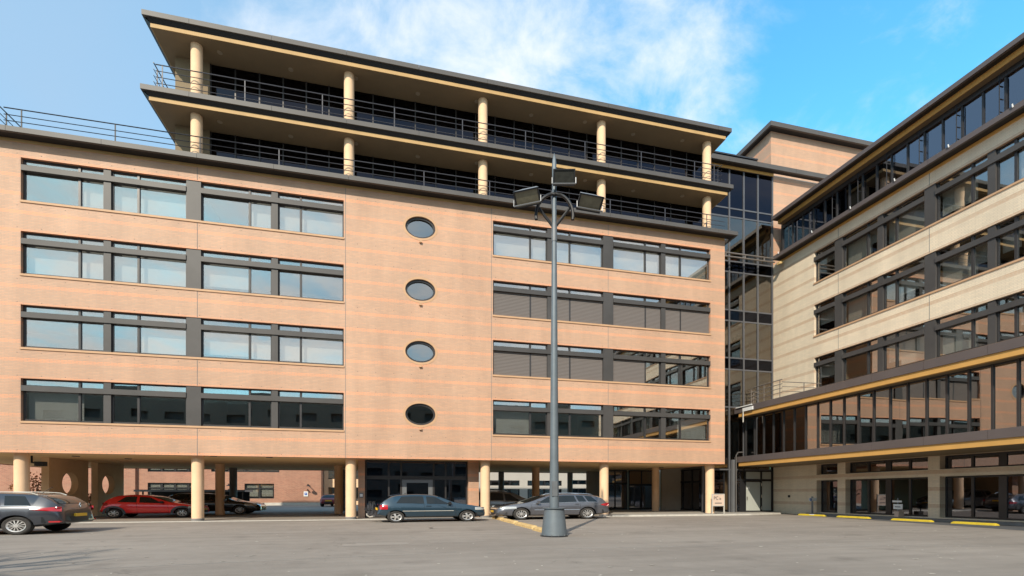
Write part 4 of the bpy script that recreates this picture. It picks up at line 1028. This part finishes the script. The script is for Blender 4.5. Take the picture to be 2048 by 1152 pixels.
    if c.get('rails'):
        for s_ in (-1, 1):
            pts = [Vector(topp(x, s_*.93)) + Vector((0, 0, .045)) for x in np.linspace(c['rails'][0], c['rails'][1], 14)]
            pts[0].z -= .05; pts[-1].z -= .05; MB().tube(pts, .018, 6).build('roof_rail', c.get('rail_mat', 'chrome'), root)
    # wheels
    for u in (fa, ra):
        for s_ in (-1, 1):
            yo = s_*(Wd/2-.035)*sy_; r_ = wr_; tb = MB(); m_ = 36
            prof = [(.62, -.02), (.66, .0), (.86, .012), (.96, -.01), (1.0, -.06), (1.0, -.20), (.9, -.22), (.0, -.22)]
            vv = [(X(u)+r_*sx_*q*math.cos(2*math.pi*k/m_), yo+s_*d, r_+r_*q*math.sin(2*math.pi*k/m_)) for q, d in prof for k in range(m_)]
            ff = [(i*m_+k, i*m_+(k+1) % m_, (i+1)*m_+(k+1) % m_, (i+1)*m_+k) for i in range(len(prof)-1) for k in range(m_)]
            tb.add(vv, ff, True)
            tb.add([(X(u)+r_*sx_*.64*math.cos(2*math.pi*k/m_), yo-s_*.075, r_+r_*.64*math.sin(2*math.pi*k/m_)) for k in range(m_)], [tuple(range(m_))])
            wh = tb.build('wheel', 'tyre', root)
            rb = MB(); ns = c['spokes']; ro = .64
            def pr(q, a, d): return (X(u)+r_*sx_*q*math.cos(a), yo+s_*d, r_+r_*q*math.sin(a))
            rb.add([pr(q, 2*math.pi*k/m_, d) for q, d in ((.66, .004), (.60, -.008), (.55, -.03)) for k in range(m_)],
                   [(i*m_+k, i*m_+(k+1) % m_, (i+1)*m_+(k+1) % m_, (i+1)*m_+k) for i in range(2) for k in range(m_)], True)
            for k in range(ns):
                a = 2*math.pi*(k+.5)/ns; wa = c.get('spw', 2.2)/ns*.5
                rb.add([pr(.58, a-wa*.75, -.012), pr(.58, a+wa*.75, -.012), pr(.14, a+wa*1.9, .004), pr(.14, a-wa*1.9, .004)], [(0,1,2,3)])
            rb.add([pr(.17, 2*math.pi*k/16, .008) for k in range(16)], [tuple(range(16))])
            rb.build('rim', c.get('rim_mat', 'rim'), wh)
    return root, X, sec, sy_

CL = dict(L=3.77, W=1.64, sx=1.46, fa=.70, ra=3.17, wr=.285, paint='clio',
    top=[(0,.50),(.03,.62),(.12,.72),(.45,.83),(.95,.94),(1.1,.985),(1.75,1.335),(2.1,1.405),(2.5,1.42),(3.0,1.385),(3.30,1.31),(3.50,1.14),(3.66,.94),(3.72,.82),(3.77,.55)],
    belt=[(0,.46),(.12,.66),(.5,.78),(1.0,.87),(2.0,.90),(3.2,.94),(3.6,.90),(3.77,.50)], sill=[(0,.28),(.5,.22),(1.2,.24),(2.8,.24),(3.4,.26),(3.77,.36)],
    screen=(1.06,1.72), rear=(3.30,3.62), glass=[(1.22,2.12,1.80,2.14),(2.22,3.16,2.24,2.98)], doors=(1.12,2.20), handles=(2.06,), hz=.82, mould=(1.2,2.95,.57,'concrete'),
    mirror=1.34, mirror_mat='plastic', head=(.05,.42,.60,.74), tail=(3.44,3.70,.66,.88), plate=.62, spokes=5, spw=3.2, grille=(.50,.60))
car('parked_car', 'dark teal three-door hatchback parked in front of the glass lobby', (1.80, 26.0, 0), R(5), CL)
tb = MB().tube([(-.95, 25.7, .30), (-1.2, 25.65, .26), (-1.32, 25.64, .34), (-1.34, 25.64, .44)], .035, 8)
TB = thing('bicycle_carrier', (-1.1, 25.75, 0), 'folded black bicycle carrier on the tow bar of the teal hatchback', 'bike carrier')
tb.build('tow_bar', 'concrete', TB)
fr_ = MB()
for x in (-1.02, -1.20): fr_.tube([(x, 25.3, .42), (x, 25.3, 1.02), (x+.05, 26.2, 1.02), (x, 26.2, .42)], .035, 6)
fr_.tube([(-1.34, 25.4, .74), (-1.28, 25.4, .6), (-1.05, 25.4, .58), (-.95, 25.4, .9)], .04, 6)
fr_.build('carrier_frame', 'plastic', TB)
for y_ in (25.45, 25.95): MB().tube([(-1.34, y_, .55), (-1.42, y_, .66), (-1.42, y_, .78)], .03, 6).build('wheel_tray', 'plastic', TB)

LG = dict(L=4.80, W=1.81, sx=1.40, fa=.98, ra=3.76, wr=.325, paint='laguna',
    top=[(0,.48),(.04,.60),(.18,.71),(.6,.83),(1.15,.93),(1.3,.98),(2.05,1.33),(2.4,1.41),(2.9,1.445),(3.6,1.42),(4.2,1.33),(4.42,1.22),(4.62,1.0),(4.72,.85),(4.80,.50)],
    belt=[(0,.44),(.2,.66),(.7,.78),(1.25,.87),(2.4,.91),(3.8,.96),(4.5,.92),(4.8,.46)], sill=[(0,.24),(.6,.20),(1.4,.22),(3.4,.22),(4.1,.25),(4.8,.36)],
    screen=(1.24,2.02), rear=(4.22,4.60), glass=[(1.50,2.38,2.12,2.40),(2.48,3.30,2.50,3.22),(3.38,3.72,3.30,3.60),(3.80,4.22,3.68,3.98)], chrome=(1.45,4.2), doors=(1.36,2.42,3.42), handles=(2.30,3.28), hz=.86,
    mould=(1.5,3.4,.54,'chrome'), mirror=1.66, head=(.14,.78,.60,.73), tail=(4.34,4.74,.72,.92), plate=.75, fplate=.40, spokes=10, spw=2.6, rails=(2.3,4.1), grille=(.36,.58), tailtaper=True)
car('parked_car.001', 'graphite grey estate car parked behind the lamp mast', (8.72, 27.1, 0), R(180.6), LG)

MG = dict(L=4.56, W=1.80, sx=1.38, fa=.93, ra=3.63, wr=.318, paint='megane',
    top=[(0,.48),(.04,.62),(.2,.74),(.6,.86),(1.1,.95),(1.25,1.0),(1.95,1.36),(2.3,1.44),(2.8,1.475),(3.5,1.455),(3.95,1.40),(4.12,1.33),(4.38,1.10),(4.46,.95),(4.52,.80),(4.56,.48)],
    belt=[(0,.44),(.2,.68),(.7,.80),(1.2,.89),(2.4,.94),(3.6,1.0),(4.2,.99),(4.42,.9),(4.56,.46)], sill=[(0,.24),(.6,.20),(1.4,.22),(3.2,.22),(3.9,.26),(4.56,.38)],
    screen=(1.2,1.92), rear=(4.10,4.40), glass=[(1.40,2.25,2.0,2.28),(2.34,3.02,2.36,2.98),(3.08,3.30,3.04,3.18),(3.38,3.92,3.30,3.72)], doors=(1.28,2.30,3.2), handles=(2.16,3.06), hz=.90,
    mirror=1.56, head=(.14,.7,.62,.76), tail=(3.92,4.52,.80,.97), tailtaper=True, plate=.60, spokes=12, spw=2.7, rails=(2.1,3.95), rail_mat='concrete', bump_h=.20, chrome=(1.4,3.9))
rt, X, sec, sy_ = car('parked_car.002', 'slate grey estate car at the left edge seen from behind', (-14.58, 21.55, 0), R(181), MG)
eb = MB()
xr = X(4.53)-.03
ring = [(0, .10), (.065, 0), (0, -.10), (-.065, 0)]
for (a, b), (c_, d_) in zip(ring, ring[1:]+ring[:1]):
    eb.hexa([(xr, a, 1.0-.0+b), (xr, c_, 1.0+d_), (xr-.02, c_, 1.0+d_), (xr-.02, a, 1.0+b), (xr, a*.6, 1.0+b*.6), (xr, c_*.6, 1.0+d_*.6), (xr-.02, c_*.6, 1.0+d_*.6), (xr-.02, a*.6, 1.0+b*.6)])
eb.build('emblem', 'chrome', rt)
for s_ in (-1, 1): MB().box(X(4.5)-.06, X(4.3), s_*1.04-.03, s_*1.04+.09, .42, .47).build('rear_reflector', 'red_lamp', rt)
MB().tube([(X(3.7), 0, 1.45), (X(3.95), 0, 1.68)], .008, 5).build('aerial', 'plastic', rt)

KA = dict(L=3.62, W=1.64, sx=1.46, fa=.62, ra=3.07, wr=.275, paint='ka',
    top=[(0,.46),(.04,.58),(.2,.70),(.6,.82),(.95,.90),(1.1,.95),(1.75,1.27),(2.1,1.355),(2.5,1.38),(2.95,1.33),(3.2,1.22),(3.42,1.0),(3.54,.80),(3.62,.50)],
    belt=[(0,.42),(.2,.62),(.6,.76),(1.1,.84),(2.2,.88),(3.0,.92),(3.4,.85),(3.62,.45)], sill=[(0,.26),(.5,.22),(1.2,.24),(2.7,.24),(3.2,.26),(3.62,.34)],
    screen=(1.06,1.72), rear=(3.18,3.46), glass=[(1.24,2.18,1.78,2.20),(2.28,2.96,2.30,2.70)], doors=(1.12,2.24), handles=(2.1,), hz=.80, mirror=1.34, mirror_mat='plastic',
    head=(.1,.4,.56,.70), tail=(3.30,3.5,.74,.90), plate=.50, spokes=7, spw=3.4, arch_mat='ka_grey', bumper_mat='ka_grey', bump_h=.26)
car('parked_car.003', 'small red hatchback with grey bumpers parked under the building', (-14.3, 34.6, 0), R(0), KA)
DK = dict(MG); DK.update(paint='carblack', sx=1.35, rim_mat='rim', spokes=9)
car('parked_car.004', 'black estate car behind the red hatchback', (-12.2, 38.4, 0), R(0), DK)
SV = dict(MG); SV.update(paint='silver', sx=1.35, top=[(0,.52),(.04,.66),(.2,.80),(.6,.94),(.95,1.05),(1.1,1.1),(1.85,1.5),(2.3,1.6),(2.8,1.64),(3.5,1.62),(3.95,1.56),(4.2,1.45),(4.38,1.2),(4.46,1.0),(4.52,.84),(4.56,.5)])
car('parked_car.005', 'dark grey people carrier in the shade behind the graphite estate', (7.2, 33.0, 0), R(0), SV)
MR = dict(CL); MR.update(paint='maroon')
car('parked_car.006', 'dark red car parked far behind beside the brick office', (-6.6, 60, 0), R(80), MR)

# ------------------------------------------------------------------ signs, lamps, small things
def text_part(s_, size, loc, rot, mat, parent, name='lettering'):
    cu = bpy.data.curves.new(name, 'FONT'); cu.body = s_; cu.size = size; cu.extrude = .004; cu.align_x = 'CENTER'; cu.align_y = 'CENTER'
    to = bpy.data.objects.new(name+'_tmp', cu); COL.objects.link(to); bpy.context.view_layer.update()
    me = bpy.data.meshes.new_from_object(to.evaluated_get(bpy.context.evaluated_depsgraph_get())); bpy.data.objects.remove(to)
    o = bpy.data.objects.new(name, me); COL.objects.link(o); o.parent = parent
    off = Vector(parent.get('_o', (0,0,0))); o.location = Vector(loc)-off; o.rotation_euler = rot
    me.materials.clear(); me.materials.append(M[mat]); return o
# A-board
AB = thing('pavement_sign', (20.95, 28.55, 0), 'small white pavement sign on legs beside the right end column', 'sign')
MB().box(20.55, 21.40, 28.42, 28.46, .66, 1.38).build('board', 'pinkboard', AB)
mb = MB()
for x0, x1, z0, z1 in ((20.50, 20.549, 0, 1.43), (21.401, 21.45, 0, 1.43), (20.55, 21.40, 1.381, 1.43), (20.55, 21.40, .61, .659)): mb.box(x0, x1, 28.40, 28.48, z0, z1)
mb.build('frame', 'concrete', AB)
text_part('PC', .30, (20.80, 28.412, 1.14), (R(90), 0, 0), 'ink', AB); text_part('ia', .22, (21.12, 28.412, 1.11), (R(90), 0, 0), 'ink', AB)
P('small_print', 'ink', AB, 20.72, 21.24, 28.414, 28.419, .79, .84)
# parking sign on the brick wall
PS = thing('parking_sign', (-10.79, 65.9, 0), 'white board with a blue P on the red brick wall', 'sign')
MB().box(-11.05, -10.55, 65.92, 65.97, 1.12, 1.74).build('board', 'white', PS)
MB().box(-10.95, -10.65, 65.905, 65.918, 1.28, 1.6).build('blue_square', 'blue', PS); text_part('P', .3, (-10.80, 65.90, 1.44), (R(90), 0, 0), 'white', PS)
# parking sign on a post beside the wing
P2 = thing('parking_sign.001', (26.95, 26.85, 0), 'small white sign with blue P on a grey post beside the wing', 'sign')
MB().tube([(26.95, 26.85, 0.1), (26.95, 26.85, 1.25)], .06, 10).build('post', 'steel', P2)
mb = MB().box(26.62, 27.20, 26.74, 26.78, .96, 1.16); mb.build('board', 'white', P2); MB().box(26.63, 26.80, 26.728, 26.739, .98, 1.14).build('blue_square', 'blue', P2)
text_part('P', .16, (26.715, 26.724, 1.06), (R(90), 0, 0), 'white', P2)
N2 = thing('notice_sign', (27.1, 21.3, .15), 'low post with two small white notices by the wide ground floor window', 'sign')
MB().tube([(27.1, 21.3, .14), (27.1, 21.3, 1.2)], .03, 8).build('post', 'steel', N2)
MB().box(27.03, 27.07, 21.05, 21.55, .96, 1.06).build('board', 'white', N2); MB().box(27.03, 27.07, 21.0, 21.5, .58, .86).build('board', 'white', N2)
MB().box(27.015, 27.029, 21.1, 21.4, .69, .73).build('small_print', 'ink', N2); MB().box(27.03, 27.4, 21.2, 21.45, .15, .45).build('counterweight', 'pinkboard', N2)
# wall lamps on the brick office
for k, (x, lb) in enumerate(((-10.6, 'wall lamp above the parking sign on the red brick wall'), (-19.55, 'wall lamp on the red brick wall behind the dark column'))):
    t_ = thing('wall_lamp', (x, 66, 2.3), lb, 'wall lamp', 'lamps on the red brick wall')
    MB().tube([(x, 66, 2.55), (x+.1, 65.5, 2.65), (x+.25, 65.0, 2.6)], .05, 8).build('arm', 'black', t_)
    MB().lathe([(.02, 2.58), (.28, 2.42), (.30, 2.38), (.001, 2.40)], (x+.25, 65.0, 0), 14).build('shade', 'black', t_)
    MB().tube([(x, 66, 1.95), (x+.05, 65.6, 1.95)], .08, 8).build('bracket', 'black', t_)
# security camera
SC = thing('security_camera', (-18.6, 31.2, 3.3), 'black security camera hanging from the soffit by the first fin wall', 'camera')
MB().tube([(-18.75, 31.3, 3.46), (-18.75, 31.3, 3.1), (-18.4, 31.2, 3.05)], .05, 8).build('bracket', 'black', SC); MB().box(-18.5, -18.05, 31.05, 31.3, 2.9, 3.14).build('housing', 'black', SC)
CC = thing('security_camera.001', (27.2, 30.0, 18.2), 'pale security camera under the corner of the wing parapet', 'camera')
MB().tube([(27.5, 29.95, 18.25), (27.25, 29.95, 18.2)], .04, 8).build('bracket', 'kerb', CC); MB().hexa([(26.95,29.7,18.0),(27.3,29.7,18.1),(27.3,29.95,18.1),(26.95,29.95,18.0),(26.95,29.7,18.16),(27.3,29.7,18.26),(27.3,29.95,18.26),(26.95,29.95,18.16)]).build('housing', 'kerb', CC)
VD = MB().lathe([(.07, 0), (.07, .03), (.001, .03)], (0, 0, 0), 12); 
o = MB().box(27.44, 27.498, 29.3, 29.44, 1.18, 1.34).build('wall_box', 'black', None, (27.47, 29.37, 1.18)); tag(o, 'small black box on the cream brick wall beside the grey side door', 'wall fitting')
# bicycle shelter behind the red car
BS = thing('bicycle_shelter', (-17, 50, 0), 'low flat-roofed shelter behind the red hatchback', 'shelter')
MB().box(-22.0, -13.2, 49, 51.5, 1.62, 1.80).build('roof', 'steel', BS); MB().box(-21.6, -13.4, 51.2, 51.3, 0, 1.62).build('back_panel', 'black', BS)
for x in (-21.4, -17.4, -13.5): P('post', 'black', BS, x-.05, x+.05, 49.2, 49.3, 0, 1.62)
# hedges
for k, (x, y, rx, ry, rz_, lb) in enumerate(((-24.8, 41.5, 1.4, 1.0, 1.5, 'rust-leaved beech bush behind the first column'), (-21.5, 42.5, .9, .9, .75, 'low rust-leaved bush between the two fin walls'))):
    t_ = thing('beech_bush', (x, y, 0), lb, 'bush', 'rust coloured bushes by the fin walls')
    lm = MB(); leaves(lm, (x, y, rz_), (rx, ry, rz_), 900, .17, rng); o = lm.build('foliage', 'leaf_rust', t_)
    sm_ = MB()
    for j in range(7): sm_.tube([(x+rng.uniform(-.2,.2), y+rng.uniform(-.2,.2), 0), (x+rng.uniform(-.6,.6)*rx, y+rng.uniform(-.5,.5)*ry, rz_*1.5)], [.03, .01], 5)
    sm_.build('stem', 'bark', t_)
# potted plants in the stair tower and on window sills
def plant(loc, h, spread, n, lsize, mat, potmat, label, pr=.22, ph=.35, group='potted plants behind glass'):
    x, y_, z = loc; t_ = thing('potted_plant', loc, label, 'plant', group)
    MB().lathe([(pr*.75, z), (pr, z+ph), (pr*.9, z+ph), (pr*.85, z+ph-.05), (.001, z+ph-.05)], (x, y_, 0), 14).build('pot', potmat, t_)
    st = MB(); lv_ = MB()
    for k in range(9):
        a = rng.uniform(0, 6.28); q = spread*rng.uniform(.4, 1); top = Vector((x+math.cos(a)*q*.7, y_+math.sin(a)*q*.4, z+ph+h*rng.uniform(.5, 1)))
        st.tube([(x, y_, z+ph-.06), ((x+top.x)/2, (y_+top.y)/2, z+ph+h*.4), top], [.022, .015, .006], 5)
        leaves(lv_, top, (spread*.45, spread*.3, h*.26), n//9, lsize, rng)
    st.build('stem', 'bark', t_); lv_.build('foliage', mat, t_)
plant((24.5, 31.6, 18.2), 1.5, .95, 260, .40, 'leaf', 'terracotta', 'spiky dark plant in an orange pot high in the stair tower', .4, .55)
plant((25.1, 31.5, 11.12), 1.5, .8, 420, .22, 'leaf2', 'pot', 'bushy green plant in a white pot on the middle stair landing')
plant((24.3, 31.5, 14.65), .7, .5, 150, .22, 'leaf', 'pot', 'small dark plant on the stair landing below the spiky one')
plant((13.75, 28.98, 4.95), .55, .22, 160, .13, 'leaf2', 'pot', 'leafy green plant at the left of the lowest right-hand window row', .1, .12)
plant((17.55, 28.98, 4.95), .38, .2, 100, .13, 'leaf2', 'pot', 'thin leaved plant on the sill of the lowest right-hand window row', .1, .12)

# bare trees behind the camera: their branches throw the streaky shade on the left foreground and show in the lowest windows
def bare_tree(loc, h, label, seed):
    rg = random.Random(seed); t_ = thing('bare_tree', loc, label, 'tree', 'bare trees at the near edge of the car park')
    mbt = MB(); mbc = MB()
    def grow(p, d, ln, r_, lev):
        q = p + d*ln; tgt = mbt if lev == 0 else mbc
        tgt.tube([p, p+d*ln*.5+Vector((rg.gauss(0,.04), rg.gauss(0,.04), 0))*ln, q], [r_, r_*.85, r_*.68], 7 if lev < 2 else 4, False)
        if lev >= 5: return
        for _ in range(3 if lev < 3 else 2):
            a = Vector((rg.gauss(0, 1), rg.gauss(0, 1), rg.gauss(.15, .5))).normalized(); nd = (d*.75 + a*.62 + Vector((0,0,.12))).normalized()
            grow(q - d*ln*rg.uniform(0, .25), nd, ln*rg.uniform(.62, .82), r_*.62, lev+1)
    grow(Vector(loc), Vector((0, 0, 1)), h*.27, h*.03, 0)
    mbt.build('trunk', 'bark', t_); mbc.build('branches', 'bark', t_)
bare_tree((-12.2, 3.6, 0), 10.5, 'bare tree left of the camera whose shade streaks the asphalt', 3)
bare_tree((-8.6, -2.0, 0), 11, 'second bare tree behind the camera, mirrored in the lowest windows', 11)
bare_tree((-24, -16, 0), 14, 'tall bare tree farther back on the left behind the camera', 5)
for o in bpy.data.objects:
    if '_o' in o: del o['_o']
